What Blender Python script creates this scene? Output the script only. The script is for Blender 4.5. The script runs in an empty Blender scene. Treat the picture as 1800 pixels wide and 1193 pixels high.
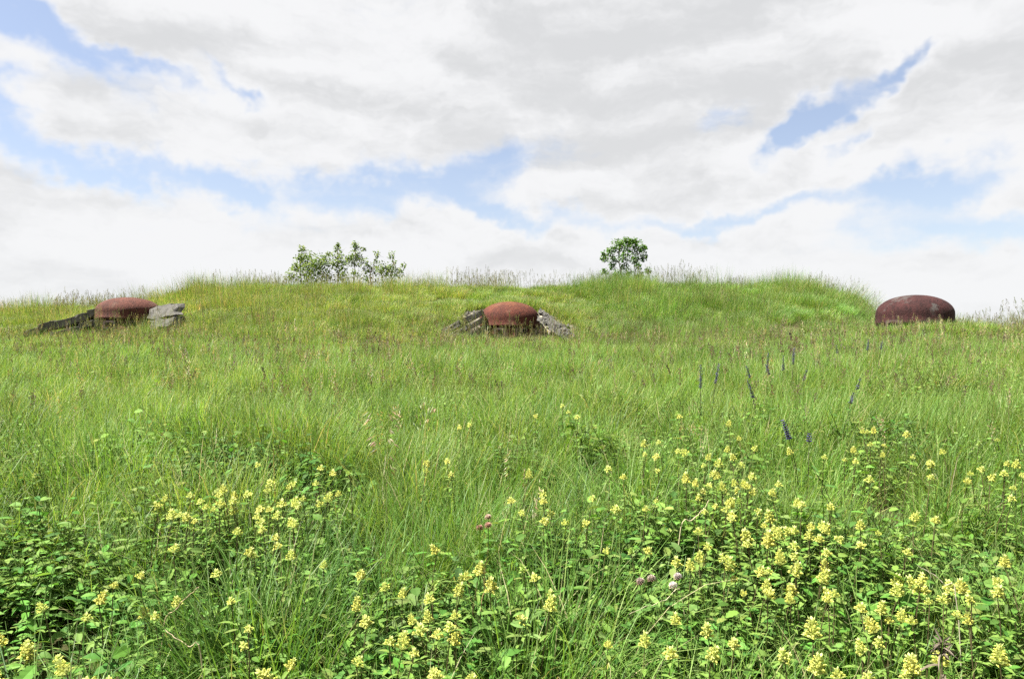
import bpy, math, random
import numpy as np
R = math.radians
rng = np.random.default_rng(7)
random.seed(7)
scene = bpy.context.scene
C = scene.collection

# ------------------------------------------------------------------ camera
EYE = 1.40; FPX = 1200.0                      # focal length in pixels of an 1800 px wide frame
cam_data = bpy.data.cameras.new('camera'); cam = bpy.data.objects.new('camera', cam_data); C.objects.link(cam)
cam.location = (0, 0, EYE); cam.rotation_euler = (R(90), 0, 0)
cam_data.sensor_width = 36; cam_data.lens = 24; cam_data.clip_start = 0.05; cam_data.clip_end = 3000
scene.camera = cam

# ------------------------------------------------------------------ light
EXPOSURE = 2.02
SUN_VEC = (-0.46, -0.08, 0.86)                # towards the sun: high and to the left
SUN_STRENGTH = 5.0
SKY_STRENGTH = 0.10
n_ = math.sqrt(sum(c*c for c in SUN_VEC)); SV = [c/n_ for c in SUN_VEC]
sun_el = math.asin(SV[2]); sun_az = math.atan2(SV[0], SV[1])
sd = bpy.data.lights.new('sun', 'SUN'); sun = bpy.data.objects.new('sun', sd); C.objects.link(sun)
sd.energy = SUN_STRENGTH; sd.angle = R(1.2); sd.color = (1.0, 0.955, 0.88)
from mathutils import Vector, Matrix, Euler
sun.rotation_euler = Vector(SV).to_track_quat('Z', 'Y').to_euler()
scene.view_settings.view_transform = 'Standard'; scene.view_settings.look = 'None'
scene.view_settings.exposure = EXPOSURE; scene.view_settings.gamma = 1.0
scene.view_settings.use_curve_mapping = False
cy = scene.cycles
cy.max_bounces = 4; cy.diffuse_bounces = 3; cy.glossy_bounces = 1; cy.transmission_bounces = 3
cy.use_adaptive_sampling = True; cy.adaptive_threshold = 0.025
cy.caustics_reflective = False; cy.caustics_refractive = False
cy.use_denoising = False
cy.debug_use_spatial_splits = False

class NT:
    """small helper for writing node trees"""
    def __init__(s, tree): s.t = tree; s.n = tree.nodes; s.l = tree.links; s.n.clear()
    def add(s, kind, **kw):
        nd = s.n.new(kind)
        for k, v in kw.items(): setattr(nd, k, v)
        return nd
    def put(s, sock, v):
        if isinstance(v, bpy.types.NodeSocket): s.l.new(v, sock)
        elif v is not None: sock.default_value = v
    def math(s, op, a, b=None, c=None, clamp=False):
        nd = s.add('ShaderNodeMath', operation=op, use_clamp=clamp)
        s.put(nd.inputs[0], a); s.put(nd.inputs[1], b)
        if c is not None: s.put(nd.inputs[2], c)
        return nd.outputs[0]
    def vmath(s, op, a, b=None, scale=None):
        nd = s.add('ShaderNodeVectorMath', operation=op)
        s.put(nd.inputs[0], a)
        if b is not None: s.put(nd.inputs[1], b)
        if scale is not None: s.put(nd.inputs['Scale'], scale)
        return nd.outputs['Value'] if op == 'LENGTH' else nd.outputs[0]
    def noise(s, vec, scale, detail=4, rough=0.5, dist=0.0):
        nd = s.add('ShaderNodeTexNoise'); s.put(nd.inputs['Vector'], vec)
        nd.inputs['Scale'].default_value = scale; nd.inputs['Detail'].default_value = detail
        nd.inputs['Roughness'].default_value = rough; nd.inputs['Distortion'].default_value = dist
        return nd.outputs['Fac'], nd.outputs['Color']
    def sstep(s, v, lo, hi, a=0.0, b=1.0):
        nd = s.add('ShaderNodeMapRange', interpolation_type='SMOOTHSTEP')
        s.put(nd.inputs['Value'], v)
        for k, x in zip(('From Min', 'From Max', 'To Min', 'To Max'), (lo, hi, a, b)): s.put(nd.inputs[k], x)
        return nd.outputs['Result']
    def mix(s, f, a, b, blend='MIX'):
        nd = s.add('ShaderNodeMix', data_type='RGBA', blend_type=blend)
        s.put(nd.inputs[0], f); s.put(nd.inputs[6], a); s.put(nd.inputs[7], b)
        return nd.outputs[2]

# ---- sky: Nishita blue behind one broken cloud deck; openings lie at fixed bearings of the sky
world = bpy.data.worlds.new('World'); world.cycles.sampling_method = 'MANUAL'; world.cycles.sample_map_resolution = 512; scene.world = world; world.use_nodes = True
w = NT(world.node_tree)
def make_world():
    tc = w.add('ShaderNodeTexCoord').outputs['Generated']
    sky = w.add('ShaderNodeTexSky', sky_type='NISHITA'); sky.sun_disc = False
    sky.sun_elevation = sun_el; sky.sun_rotation = sun_az; sky.air_density = 1.0; sky.dust_density = 1.2; sky.ozone_density = 2.0
    sep = w.add('ShaderNodeSeparateXYZ'); w.put(sep.inputs[0], tc)
    X, Y, Z = sep.outputs
    az = w.math('ARCTAN2', X, Y); el = w.math('ARCSINE', Z)
    # domain warp gives the openings and edges their ragged billows
    _, wc = w.noise(tc, 5.0, 5, 0.62)
    wv = w.vmath('SUBTRACT', wc, (0.5, 0.5, 0.5))
    ws = w.add('ShaderNodeSeparateXYZ'); w.put(ws.inputs[0], wv)
    azw = w.math('MULTIPLY_ADD', ws.outputs[0], 0.30, az)
    elw = w.math('MULTIPLY_ADD', ws.outputs[1], 0.16, el)
    gaps = [  # px, py, half length, half width (photo px), tilt deg (anticlockwise), depth
        (40, 36, 125, 38, -24, 1.35), (205, 86, 90, 17, -18, .95), (0, 185, 75, 52, -12, 1.25), (60, 262, 85, 28, -22, 1.0),
        (240, 298, 140, 26, 2, 1.1), (395, 150, 50, 16, -38, .95), (440, 335, 70, 28, -20, 1.0),
        (700, 346, 215, 34, -3, 1.3), (850, 300, 90, 32, 10, 1.1), (1468, 182, 112, 34, 28, .92), (1560, 118, 46, 18, 35, 1.0),
        (1405, 240, 65, 20, 22, 1.1), (1645, 335, 120, 46, 12, 1.35), (1720, 404, 170, 28, 0, 1.2),
        (1300, 368, 230, 16, 1, .95), (910, 378, 120, 16, 0, .85), (1250, 205, 60, 16, 10, .55), (1480, 275, 55, 13, 28, .65)]
    total = None
    for px, py, a, b, tilt, dep in gaps:
        u, v = (px-900)/FPX, (596-py)/FPX
        A = math.atan2(u, 1); E = math.atan2(v, math.sqrt(1+u*u)); k = math.cos(A)**1.5/FPX
        ct, st = math.cos(R(tilt)), math.sin(R(tilt))
        dx = w.math('SUBTRACT', azw, A); dy = w.math('SUBTRACT', elw, E)
        p = w.math('MULTIPLY_ADD', dx, ct/(a*k), w.math('MULTIPLY', dy, st/(a*k)))
        q = w.math('MULTIPLY_ADD', dy, ct/(b*k), w.math('MULTIPLY', dx, -st/(b*k)))
        r2 = w.math('MULTIPLY_ADD', p, p, w.math('MULTIPLY', q, q))
        g = w.math('MULTIPLY', w.math('POWER', math.e, w.math('MULTIPLY', r2, -0.78)), dep*1.12)
        total = g if total is None else w.math('ADD', total, g)
    st = w.vmath('MULTIPLY', tc, (1.0, 1.0, 3.0))
    st = w.vmath('ADD', st, w.vmath('SCALE', wv, scale=0.22))
    f1, _ = w.noise(st, 3.2, 6, 0.6)
    f2, _ = w.noise(w.vmath('ADD', st, (3.1, 1.7, 0.4)), 2.1, 2, 0.5)
    f3, _ = w.noise(st, 9.0, 3, 0.55)
    def puffs(vec, scale):
        nd = w.add('ShaderNodeTexVoronoi', feature='F1', normalize=True); w.put(nd.inputs['Vector'], vec); nd.inputs['Scale'].default_value = scale
        nd.inputs['Detail'].default_value = 2.0; nd.inputs['Roughness'].default_value = 0.55
        return w.math('SUBTRACT', 0.42, nd.outputs['Distance'])
    pst = w.vmath('ADD', st, w.vmath('SCALE', wv, scale=0.10))
    pf = puffs(pst, 8.5)
    dens = w.math('SUBTRACT', w.math('MULTIPLY_ADD', w.math('SUBTRACT', f1, 0.5), 2.1, 0.50), total)
    dens = w.math('MULTIPLY_ADD', pf, 1.5, dens)
    cover = w.sstep(dens, -0.78, 0.40, 0.18, 1.0)
    # cloud body: bright edges, greyer thick undersides
    fa, _ = w.noise(st, 3.2, 5, 0.6)
    fb, _ = w.noise(w.vmath('ADD', st, (-0.02, 0.0, 0.085)), 3.2, 5, 0.6)        # the same billows a little nearer the sun
    lit = w.math('SUBTRACT', fb, fa)
    thick = w.math('ADD', w.math('MULTIPLY', dens, 0.62), w.math('MULTIPLY', w.math('SUBTRACT', f2, 0.5), 2.0))
    thick = w.math('MULTIPLY_ADD', w.math('SUBTRACT', f3, 0.5), 0.9, thick)
    thick = w.math('MULTIPLY_ADD', lit, 3.0, thick)
    thick = w.math('MULTIPLY_ADD', pf, -1.1, thick)
    grey = w.sstep(thick, -0.05, 0.85)
    cloud = w.mix(grey, (CL*1.00, CL*1.005, CL*1.02, 1), (CL*0.775, CL*0.785, CL*0.80, 1))
    blue = w.mix(1.0, sky.outputs[0], (BLUE[0], BLUE[1], BLUE[2], 1), 'MULTIPLY')
    col = w.mix(cover, blue, cloud)
    # distant bright haze low over the horizon
    hz = w.math('POWER', math.e, w.math('MULTIPLY', w.math('MAXIMUM', el, 0.0), -9.0))
    col = w.mix(w.math('MULTIPLY', hz, 0.72), col, (CL*0.98, CL*0.995, CL*1.0, 1))
    bg = w.add('ShaderNodeBackground'); w.put(bg.inputs[0], col); bg.inputs[1].default_value = SKY_STRENGTH
    out = w.add('ShaderNodeOutputWorld'); w.l.new(bg.outputs[0], out.inputs[0])
CL = 2.28
BLUE = (0.47, 0.45, 0.455)
make_world()

# ------------------------------------------------------------------ the lie of the land
def sm(t): t = np.clip(t, 0, 1); return t*t*(3-2*t)
BY = [-400, -30, -6, 0, 1.55, 2.8, 4.7, 8, 12, 16, 20, 30, 60, 200, 1500]
BZ = [-9, -2.2, -1.0, 0, .30, .50, .66, .82, .95, 1.05, 1.13, 1.15, .6, -2, -14]
RP = [-4000, -600, 0, 150, 285, 345, 500, 700, 960, 1100, 1200, 1350, 1450, 1500, 1530, 1562, 1605, 1800, 2600, 6000]
RS = [640, 570, 550, 539, 527, 512, 501, 503, 500, 498, 499, 502, 506, 522, 547, 572, 583, 582, 588, 610]
RIDGE_Y = 26.0
RX = [(p-900)/FPX*RIDGE_Y for p in RP]; RZ = [EYE+(596-s)/FPX*RIDGE_Y-0.33 for s in RS]
DOMES = {'left': (-11.22, 20.0), 'centre': (-0.08, 21.0), 'right': (9.42, 16.0)}
def gn2(x, y, s, seed):            # cheap smooth pseudo noise, about -1..1
    return (np.sin(x*s*1.0+seed*1.7+1.3*np.sin(y*s*.7+seed))+np.sin(y*s*1.3+seed*2.9+1.1*np.sin(x*s*.9-seed)))*.5
def H(x, y):
    x = np.asarray(x, float); y = np.asarray(y, float)
    b = np.interp(y, BY, BZ) + 0.14*sm((x-3)/6)*sm((y-6)/8) + 0.05*sm((-x-2)/6)*sm((y-6)/8)
    xr = x*(1+(RIDGE_Y/np.clip(y, 18, 26)-1)*sm((x-7)/3)); zr = np.interp(xr, RX, RZ)
    yf = 17.2 + 1.0*np.sin(x*.35+.5)
    up = sm((y-yf)/(RIDGE_Y-yf))**0.9
    z = b + np.maximum(zr-b, -.1)*up*(1-sm((y-30)/14))
    for k, (ox, oy, rx, ry, zn) in {'centre': (0.0, -1.35, 1.9, 1.75, 1.24), 'left': (-.8, -1.25, 2.9, 1.6, 1.46)}.items():
        cx, cyy = DOMES[k]
        d = np.sqrt(((x-cx-ox)/rx)**2+((y-cyy-oy)/ry)**2)
        m = 1-sm((d-.80)/.35)
        z = z + (np.minimum(z, zn)-z)*m
    z = z + .27*np.exp(-((x-9.6)/2.2)**2-((y-15.0)/1.7)**2)
    near = sm((y+2)/3)*(1-sm((y-60)/40))
    z = z + near*(0.05*gn2(x, y, 1.1, 1.0)*sm((y-1)/4) + 0.022*gn2(x, y, 3.1, 4.0))
    return z
def h1(x, y): return float(H(x, y))
def hit(px, py, h, y0=1.1, y1=40.0):
    """where the sight line through a photo pixel meets the surface lying h above the ground"""
    u, d = (px-900)/FPX, (py-596)/FPX
    ys = np.linspace(y0, y1, 4000)
    dz = EYE-d*ys-(H(u*ys, ys)+h)
    i = np.argmax(dz <= 0)
    if dz[i] > 0: i = int(np.argmin(dz))
    return u*ys[i], ys[i]
def at(px, py, y): return Vector(((px-900)/FPX*y, y, EYE+(596-py)/FPX*y))

# ------------------------------------------------------------------ helpers for objects
def tag(o, label=None, cat=None, group=None, kind=None):
    for k, v in (('label', label), ('category', cat), ('group', group), ('kind', kind)):
        if v: o[k] = v
    return o
class MB:
    def __init__(s): s.v = []; s.f = []; s.c = []; s.m = []
    def add(s, verts, faces, col=(1, 1, 1), mat=0):
        o = len(s.v); s.v.extend([tuple(p) for p in verts]); s.c.extend([col]*len(verts) if not isinstance(col, list) else col)
        s.f.extend([tuple(i+o for i in f) for f in faces]); s.m.extend([mat]*len(faces))
    def tube(s, pts, rad, col=(1, 1, 1), n=5, mat=0, cap=True):
        pts = [Vector(p) for p in pts]; vs = []; fs = []
        for i, p in enumerate(pts):
            t = (pts[min(i+1, len(pts)-1)]-pts[max(i-1, 0)])
            if t.length < 1e-9: t = Vector((0, 0, 1))
            t.normalize(); a = t.orthogonal().normalized(); b = t.cross(a)
            r = rad[i] if isinstance(rad, (list, tuple)) else rad
            for k in range(n):
                q = 2*math.pi*k/n; vs.append(p+a*(r*math.cos(q))+b*(r*math.sin(q)))
        for i in range(len(pts)-1):
            for k in range(n):
                fs.append((i*n+k, i*n+(k+1) % n, (i+1)*n+(k+1) % n, (i+1)*n+k))
        if cap: fs.append(tuple(range((len(pts)-1)*n, len(pts)*n)))
        s.add(vs, fs, col, mat)
    def mesh(s, name, mats, smooth=False):
        me = bpy.data.meshes.new(name); me.from_pydata(s.v, [], s.f); me.update()
        for m in (mats if isinstance(mats, (list, tuple)) else [mats]): me.materials.append(m)
        at_ = me.color_attributes.new('col', 'FLOAT_COLOR', 'POINT')
        at_.data.foreach_set('color', np.array([(c[0], c[1], c[2], 1) for c in s.c], 'f').ravel())
        me.polygons.foreach_set('material_index', np.array(s.m, 'i'))
        if smooth: me.polygons.foreach_set('use_smooth', np.ones(len(s.f), bool))
        me.update(); return me
    def build(s, name, mats, parent=None, smooth=False):
        o = bpy.data.objects.new(name, s.mesh(name, mats, smooth)); C.objects.link(o); o.parent = parent; return o
def link(name, me, parent=None, loc=None, rot=None, sc=None):
    o = bpy.data.objects.new(name, me); C.objects.link(o); o.parent = parent
    if loc is not None: o.location = loc
    if rot is not None: o.rotation_euler = rot
    if sc is not None: o.scale = (sc, sc, sc) if not isinstance(sc, (tuple, list)) else sc
    return o
def empty(name, loc, rz=0):
    o = bpy.data.objects.new(name, None); C.objects.link(o); o.location = loc; o.rotation_euler = (0, 0, rz); o.empty_display_size = .1; return o

# ------------------------------------------------------------------ materials
def plant_mat(name, trans=0.42, rough=0.55, spec=0.25, tint=True, tcol=(1.15, 1.12, 0.55)):
    m = bpy.data.materials.new(name); m.use_nodes = True; t = NT(m.node_tree)
    col = t.add('ShaderNodeAttribute', attribute_name='col').outputs['Color']
    if tint:
        tn = t.add('ShaderNodeAttribute', attribute_name='tint', attribute_type='INSTANCER').outputs['Color']
        col = t.mix(1.0, col, tn, 'MULTIPLY')
    p = t.add('ShaderNodeBsdfPrincipled'); t.put(p.inputs['Base Color'], col)
    p.inputs['Roughness'].default_value = rough; p.inputs['Specular IOR Level'].default_value = spec
    tr = t.add('ShaderNodeBsdfTranslucent'); t.put(tr.inputs[0], t.mix(1.0, col, (*tcol, 1), 'MULTIPLY'))
    mx = t.add('ShaderNodeMixShader'); mx.inputs[0].default_value = trans
    t.l.new(p.outputs[0], mx.inputs[1]); t.l.new(tr.outputs[0], mx.inputs[2])
    o = t.add('ShaderNodeOutputMaterial'); t.l.new(mx.outputs[0], o.inputs[0])
    return m
M_GRASS = plant_mat('grass_blade', 0.45, 0.5, 0.3)
M_LEAF = plant_mat('weed_leaf', 0.36, 0.62, 0.14)
M_PLANT = plant_mat('plant_green', 0.36, 0.6, 0.14, tint=False)
M_PETAL = plant_mat('petal', 0.35, 0.6, 0.2, tint=False, tcol=(1, 1, .9))
M_DRY = plant_mat('dry_stem', 0.10, 0.8, 0.1, tint=False, tcol=(1, 1, 1))
def bark_mat():
    m = bpy.data.materials.new('bark'); m.use_nodes = True; t = NT(m.node_tree)
    g = t.add('ShaderNodeTexCoord').outputs['Object']; f, _ = t.noise(g, 30, 4)
    p = t.add('ShaderNodeBsdfPrincipled'); t.put(p.inputs['Base Color'], t.mix(f, (.10, .085, .06, 1), (.22, .19, .15, 1)))
    p.inputs['Roughness'].default_value = .85
    o = t.add('ShaderNodeOutputMaterial'); t.l.new(p.outputs[0], o.inputs[0]); return m
M_BARK = bark_mat()
def ground_mat():
    m = bpy.data.materials.new('soil_and_thatch'); m.use_nodes = True; t = NT(m.node_tree)
    g = t.add('ShaderNodeTexCoord').outputs['Object']
    f, _ = t.noise(g, 1.4, 8, .6); f2, _ = t.noise(g, 22, 6, .65); bare = t.add('ShaderNodeAttribute', attribute_name='bare').outputs['Fac']
    green = t.mix(t.sstep(f2, .3, .7), (.028, .034, .010, 1), (.06, .07, .02, 1))
    green = t.mix(t.sstep(f, .4, .65), green, (.045, .04, .018, 1))
    soil = t.mix(t.sstep(f2, .35, .65), (.13, .115, .08, 1), (.30, .28, .22, 1))
    c = t.mix(bare, green, soil)
    p = t.add('ShaderNodeBsdfPrincipled'); t.put(p.inputs['Base Color'], c); p.inputs['Roughness'].default_value = .95
    p.inputs['Specular IOR Level'].default_value = .1
    b = t.add('ShaderNodeBump'); b.inputs['Strength'].default_value = .8; b.inputs['Distance'].default_value = .04
    t.put(b.inputs['Height'], f2); t.l.new(b.outputs[0], p.inputs['Normal'])
    o = t.add('ShaderNodeOutputMaterial'); t.l.new(p.outputs[0], o.inputs[0]); return m
def concrete_mat(name, a, b, lichen):
    m = bpy.data.materials.new(name); m.use_nodes = True; t = NT(m.node_tree)
    geo = t.add('ShaderNodeNewGeometry').outputs['Position']
    f, _ = t.noise(geo, 2.2, 8, .62); f2, _ = t.noise(geo, 16, 8, .7); f3, _ = t.noise(geo, 5.5, 6, .6)
    c = t.mix(t.sstep(f, .3, .7), (*a, 1), (*b, 1))
    c = t.mix(t.math('MULTIPLY', t.sstep(f2, .50, .66), .5), c, (a[0]*.45, a[1]*.45, a[2]*.42, 1))
    c = t.mix(t.math('MULTIPLY', t.sstep(f3, .58, .68), lichen), c, (b[0]*1.35, b[1]*1.35, b[2]*1.25, 1))
    p = t.add('ShaderNodeBsdfPrincipled'); t.put(p.inputs['Base Color'], c); p.inputs['Roughness'].default_value = .92
    p.inputs['Specular IOR Level'].default_value = .15
    bm = t.add('ShaderNodeBump'); bm.inputs['Strength'].default_value = .9; bm.inputs['Distance'].default_value = .03
    t.put(bm.inputs['Height'], f2); t.l.new(bm.outputs[0], p.inputs['Normal'])
    o = t.add('ShaderNodeOutputMaterial'); t.l.new(p.outputs[0], o.inputs[0]); return m
M_CONC = concrete_mat('weathered_concrete', (.068, .064, .053), (.12, .115, .098), .25)
M_CONC_PALE = concrete_mat('pale_concrete', (.056, .054, .047), (.10, .096, .087), .15)
def rust_mat(name, low, mid, high, patch, patch_amt):
    m = bpy.data.materials.new(name); m.use_nodes = True; t = NT(m.node_tree)
    g = t.add('ShaderNodeTexCoord').outputs['Object']
    st = t.vmath('MULTIPLY', g, (7, 7, .8))
    f, _ = t.noise(g, 3.0, 8, .65, .4); f2, _ = t.noise(g, 40, 5, .7); f3, _ = t.noise(st, 3.0, 5, .6)
    sp = t.add('ShaderNodeSeparateXYZ'); t.put(sp.inputs[0], g)
    c = t.mix(t.sstep(f, .32, .68), (*low, 1), (*mid, 1))
    top = t.math('MULTIPLY', t.sstep(t.math('ADD', sp.outputs[2], t.math('MULTIPLY', t.math('SUBTRACT', f, .5), .9)), .22, .62), .75)
    c = t.mix(top, c, (*high, 1))                                   # lighter and more orange towards the crown
    c = t.mix(t.math('MULTIPLY', t.sstep(f3, .46, .66), .75), c, (low[0]*.35, low[1]*.4, low[2]*.45, 1))   # run-off streaks
    c = t.mix(t.math('MULTIPLY', t.sstep(f2, .46, .64), .6), c, (low[0]*.45, low[1]*.45, low[2]*.5, 1))
    sp2, _ = t.noise(t.vmath('ADD', g, (1, 7, 3)), 60, 3, .6)
    c = t.mix(t.math('MULTIPLY', t.sstep(sp2, .60, .70), .55), c, (high[0]*1.5, high[1]*1.7, high[2]*1.9, 1))     # flaking scale
    pf, _ = t.noise(t.vmath('ADD', g, (4, 2, 1)), 2.6, 7, .6)
    c = t.mix(t.math('MULTIPLY', t.sstep(pf, .56, .66), patch_amt), c, (*patch, 1))
    p = t.add('ShaderNodeBsdfPrincipled'); t.put(p.inputs['Base Color'], c)
    t.put(p.inputs['Roughness'], t.math('MULTIPLY_ADD', f2, .25, .7)); p.inputs['Metallic'].default_value = 0.0
    p.inputs['Specular IOR Level'].default_value = .18
    b = t.add('ShaderNodeBump'); b.inputs['Strength'].default_value = .8; b.inputs['Distance'].default_value = .03
    t.put(b.inputs['Height'], t.math('ADD', f2, f)); t.l.new(b.outputs[0], p.inputs['Normal'])
    o = t.add('ShaderNodeOutputMaterial'); t.l.new(p.outputs[0], o.inputs[0]); return m
M_RUST = {'centre': rust_mat('rust_red', (.056, .017, .011), (.095, .026, .016), (.135, .052, .021), (.13, .09, .055), .3),
          'left': rust_mat('rust_pink', (.056, .020, .014), (.095, .031, .021), (.12, .046, .027), (.12, .085, .06), .3),
          'right': rust_mat('rust_dark', (.026, .009, .0085), (.044, .0135, .013), (.05, .017, .015), (.07, .07, .065), .6)}
def plain_mat(name, c, rough=.8):
    m = bpy.data.materials.new(name); m.use_nodes = True; t = NT(m.node_tree)
    g = t.add('ShaderNodeTexCoord').outputs['Object']; f, _ = t.noise(g, 20, 4)
    p = t.add('ShaderNodeBsdfPrincipled'); t.put(p.inputs['Base Color'], t.mix(f, (c[0]*.6, c[1]*.6, c[2]*.6, 1), (*c, 1))); p.inputs['Roughness'].default_value = rough
    o = t.add('ShaderNodeOutputMaterial'); t.l.new(p.outputs[0], o.inputs[0]); return m
M_DARK_STEEL = plain_mat('dark_steel', (.06, .035, .03))
M_VOID = plain_mat('slit_shade', (.008, .007, .006), .95)  # near-black colour standing in for the shade inside the firing slits

# ------------------------------------------------------------------ ground sheet
def bare_mask(x, y):
    """bare rubbly soil round the centre dome's upper rim and on its flanks, worn strip by the left walls"""
    cx, c_y = DOMES['centre']
    d = np.sqrt(((x-cx)/1.75)**2+((y-c_y-.35)/1.05)**2)
    m = 1-sm((d-.80)/.25+.12*gn2(x, y, 5, 2))
    d2 = np.sqrt(((x-cx-1.35)/.85)**2+((y-c_y+.45)/.9)**2)
    m = np.maximum(m, .62*(1-sm((d2-.75)/.3+.15*gn2(x, y, 5, 3))))
    for k, rr in (('left', .95), ('right', .93), ('centre', .95)):
        ax, ay = DOMES[k]; m = np.maximum(m, 1-sm((np.hypot(x-ax, y-ay)-rr)/.08))
    return m
def make_ground():
    def axis(dense, step, far):
        a = list(np.arange(dense[0], dense[1]+1e-6, step)); k = step; v = dense[1]
        while v < far[1]: k *= 1.25; v += k; a.append(v)
        k = step; v = dense[0]; pre = []
        while v > far[0]: k *= 1.25; v -= k; pre.append(v)
        return np.array(pre[::-1]+a)
    xs = axis((-24, 20), .2, (-900, 900)); ys = axis((-3, 32), .2, (-300, 1400))
    X, Y = np.meshgrid(xs, ys); Z = H(X, Y)
    co = np.stack([X, Y, Z], -1).reshape(-1, 3)
    nx, ny = len(xs), len(ys); i = np.arange(nx*ny).reshape(ny, nx)
    q = np.stack([i[:-1, :-1], i[:-1, 1:], i[1:, 1:], i[1:, :-1]], -1).reshape(-1, 4)
    me = bpy.data.meshes.new('ground'); me.vertices.add(len(co)); me.vertices.foreach_set('co', co.ravel())
    me.loops.add(q.size); me.loops.foreach_set('vertex_index', q.ravel().astype('i'))
    me.polygons.add(len(q)); me.polygons.foreach_set('loop_start', np.arange(0, q.size, 4, dtype='i'))
    me.polygons.foreach_set('use_smooth', np.ones(len(q), bool)); me.update(calc_edges=True); me.validate()
    b = me.attributes.new('bare', 'FLOAT', 'POINT'); b.data.foreach_set('value', bare_mask(co[:, 0], co[:, 1]).astype('f'))
    me.materials.append(ground_mat())
    o = bpy.data.objects.new('ground', me); C.objects.link(o)
    tag(o, 'meadow ground rising to a long grassy mound under the sky', 'ground', kind='structure')
make_ground()

# ------------------------------------------------------------------ armoured cloches
def lathe(profile, n=64, wob=0.0, seed=0):
    vs = []; fs = []; r_ = random.Random(seed)
    for j, (r, z) in enumerate(profile):
        for k in range(n):
            a = 2*math.pi*k/n
            rr = r*(1+wob*math.sin(3*a+seed)+wob*.7*math.sin(7*a+j*.3+seed))
            vs.append((rr*math.cos(a), rr*math.sin(a), z))
    for j in range(len(profile)-1):
        for k in range(n): fs.append((j*n+k, j*n+(k+1) % n, (j+1)*n+(k+1) % n, (j+1)*n+k))
    fs.append(tuple(reversed(range(n)))); fs.append(tuple(range((len(profile)-1)*n, len(profile)*n)))
    return vs, fs
def cloche(key, radius, z_eq, cap_h, label, seed, slots, slot_z=-.50):
    x, y = DOMES[key]
    t = empty('steel_cloche', (x, y, z_eq)); tag(t, label, 'bunker dome', 'rusted armoured domes of the buried fort')
    prof = [(radius*.95, -.27), (radius*.985, -.25), (radius*1.012, -.215), (radius*1.012, -.18), (radius*.995, -.165), (radius*1.0, -.03)]
    for i in range(1, 15):
        a = i/15*math.pi/2
        prof.append((radius*math.cos(a)**.93, cap_h*math.sin(a)))
    prof.append((radius*.03, cap_h))
    m = MB(); m.add(*lathe(prof, 72, .006, seed)); m.build('cap', M_RUST[key], t, True)
    body = MB(); body.add(*lathe([(radius*.93, -1.5), (radius*.93, -.28)], 48)); sk = body.build('skirt', M_RUST[key], t, True)
    for a in slots:                                     # firing slits: a frame proud of the skirt round a block painted near-black for shade
        ca, sa = math.cos(R(a)), math.sin(R(a)); tv = Vector((-sa, ca, 0)); nv = Vector((ca, sa, 0)); up = Vector((0, 0, 1))
        def box(mb, c, hx, hy, hz):
            vs = [c+tv*(sx*hx)+nv*(sy*hy)+up*(sz*hz) for sx in (-1, 1) for sy in (-1, 1) for sz in (-1, 1)]
            mb.add(vs, [(0, 1, 3, 2), (4, 6, 7, 5), (0, 4, 5, 1), (2, 3, 7, 6), (0, 2, 6, 4), (1, 5, 7, 3)])
        c = nv*(radius*.94)+up*slot_z
        fr = MB()
        for s in (-1, 1):
            box(fr, c+tv*(s*.15), .035, .06, .20); box(fr, c+up*(s*.185), .115, .058, .03)
        e = fr.build('embrasure', M_DARK_STEEL, t)
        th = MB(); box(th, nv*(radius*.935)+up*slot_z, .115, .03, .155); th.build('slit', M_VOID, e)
    return t
cloche('centre', .92, 2.03, .53, 'rust red steel dome with orange crown, set in the notch amid the slope', 1, (-150, -108, -66, -24))
cloche('left', .86, 2.22, .41, 'pinkish rusted steel dome between the long broken wall and pale slab', 5, (-140, -95, -50))
cloche('right', .81, 1.99, .45, 'dark purple brown steel dome standing against the sky beyond the mound end', 9, (-150, -98, -46), -.36)

# ------------------------------------------------------------------ concrete wings beside the domes
def slab(px_quad, y0s, depth, jitter, name, mat, parent, seed, shrink=0.0):
    """thick broken slab: front outline given by four sight lines at their own distances, running back `depth` metres"""
    r_ = random.Random(seed)
    f = [at(px, py, yy) for (px, py), yy in zip(px_quad, y0s)]
    c = sum(f, Vector())/4
    f = [p+(c-p)*shrink for p in f]
    NX, NZ = 6, 3; vs = []; fs = []
    for j in range(2):
        for b in range(NZ+1):
            for a in range(NX+1):
                s, q = a/NX, b/NZ
                p = (f[0]*(1-s)+f[1]*s)*(1-q)+(f[3]*(1-s)+f[2]*s)*q
                p = p+Vector((0, depth*j, 0))
                p += Vector((r_.uniform(-1, 1), r_.uniform(-1, 1), r_.uniform(-1, 1)))*jitter
                if b == NZ or a in (0, NX): p += (c+Vector((0, depth*j, 0))-p)*r_.random()*.16          # broken edges and corners
                vs.append(p)
    n = (NX+1)*(NZ+1); I = lambda j, a, b: j*n+b*(NX+1)+a
    for a in range(NX):
        for b in range(NZ):
            fs.append((I(0, a, b), I(0, a+1, b), I(0, a+1, b+1), I(0, a, b+1)))
            fs.append((I(1, a, b), I(1, a, b+1), I(1, a+1, b+1), I(1, a+1, b)))
        fs.append((I(0, a, 0), I(1, a, 0), I(1, a+1, 0), I(0, a+1, 0)))
        fs.append((I(0, a, NZ), I(0, a+1, NZ), I(1, a+1, NZ), I(1, a, NZ)))
    for b in range(NZ):
        fs.append((I(0, 0, b), I(0, 0, b+1), I(1, 0, b+1), I(1, 0, b)))
        fs.append((I(0, NX, b), I(1, NX, b), I(1, NX, b+1), I(0, NX, b+1)))
    m = MB(); m.add(vs, fs); o = m.build(name, mat, parent)
    bv = o.modifiers.new('bevel', 'BEVEL'); bv.width = .010; bv.segments = 2; bv.limit_method = 'ANGLE'
    return o
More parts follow.
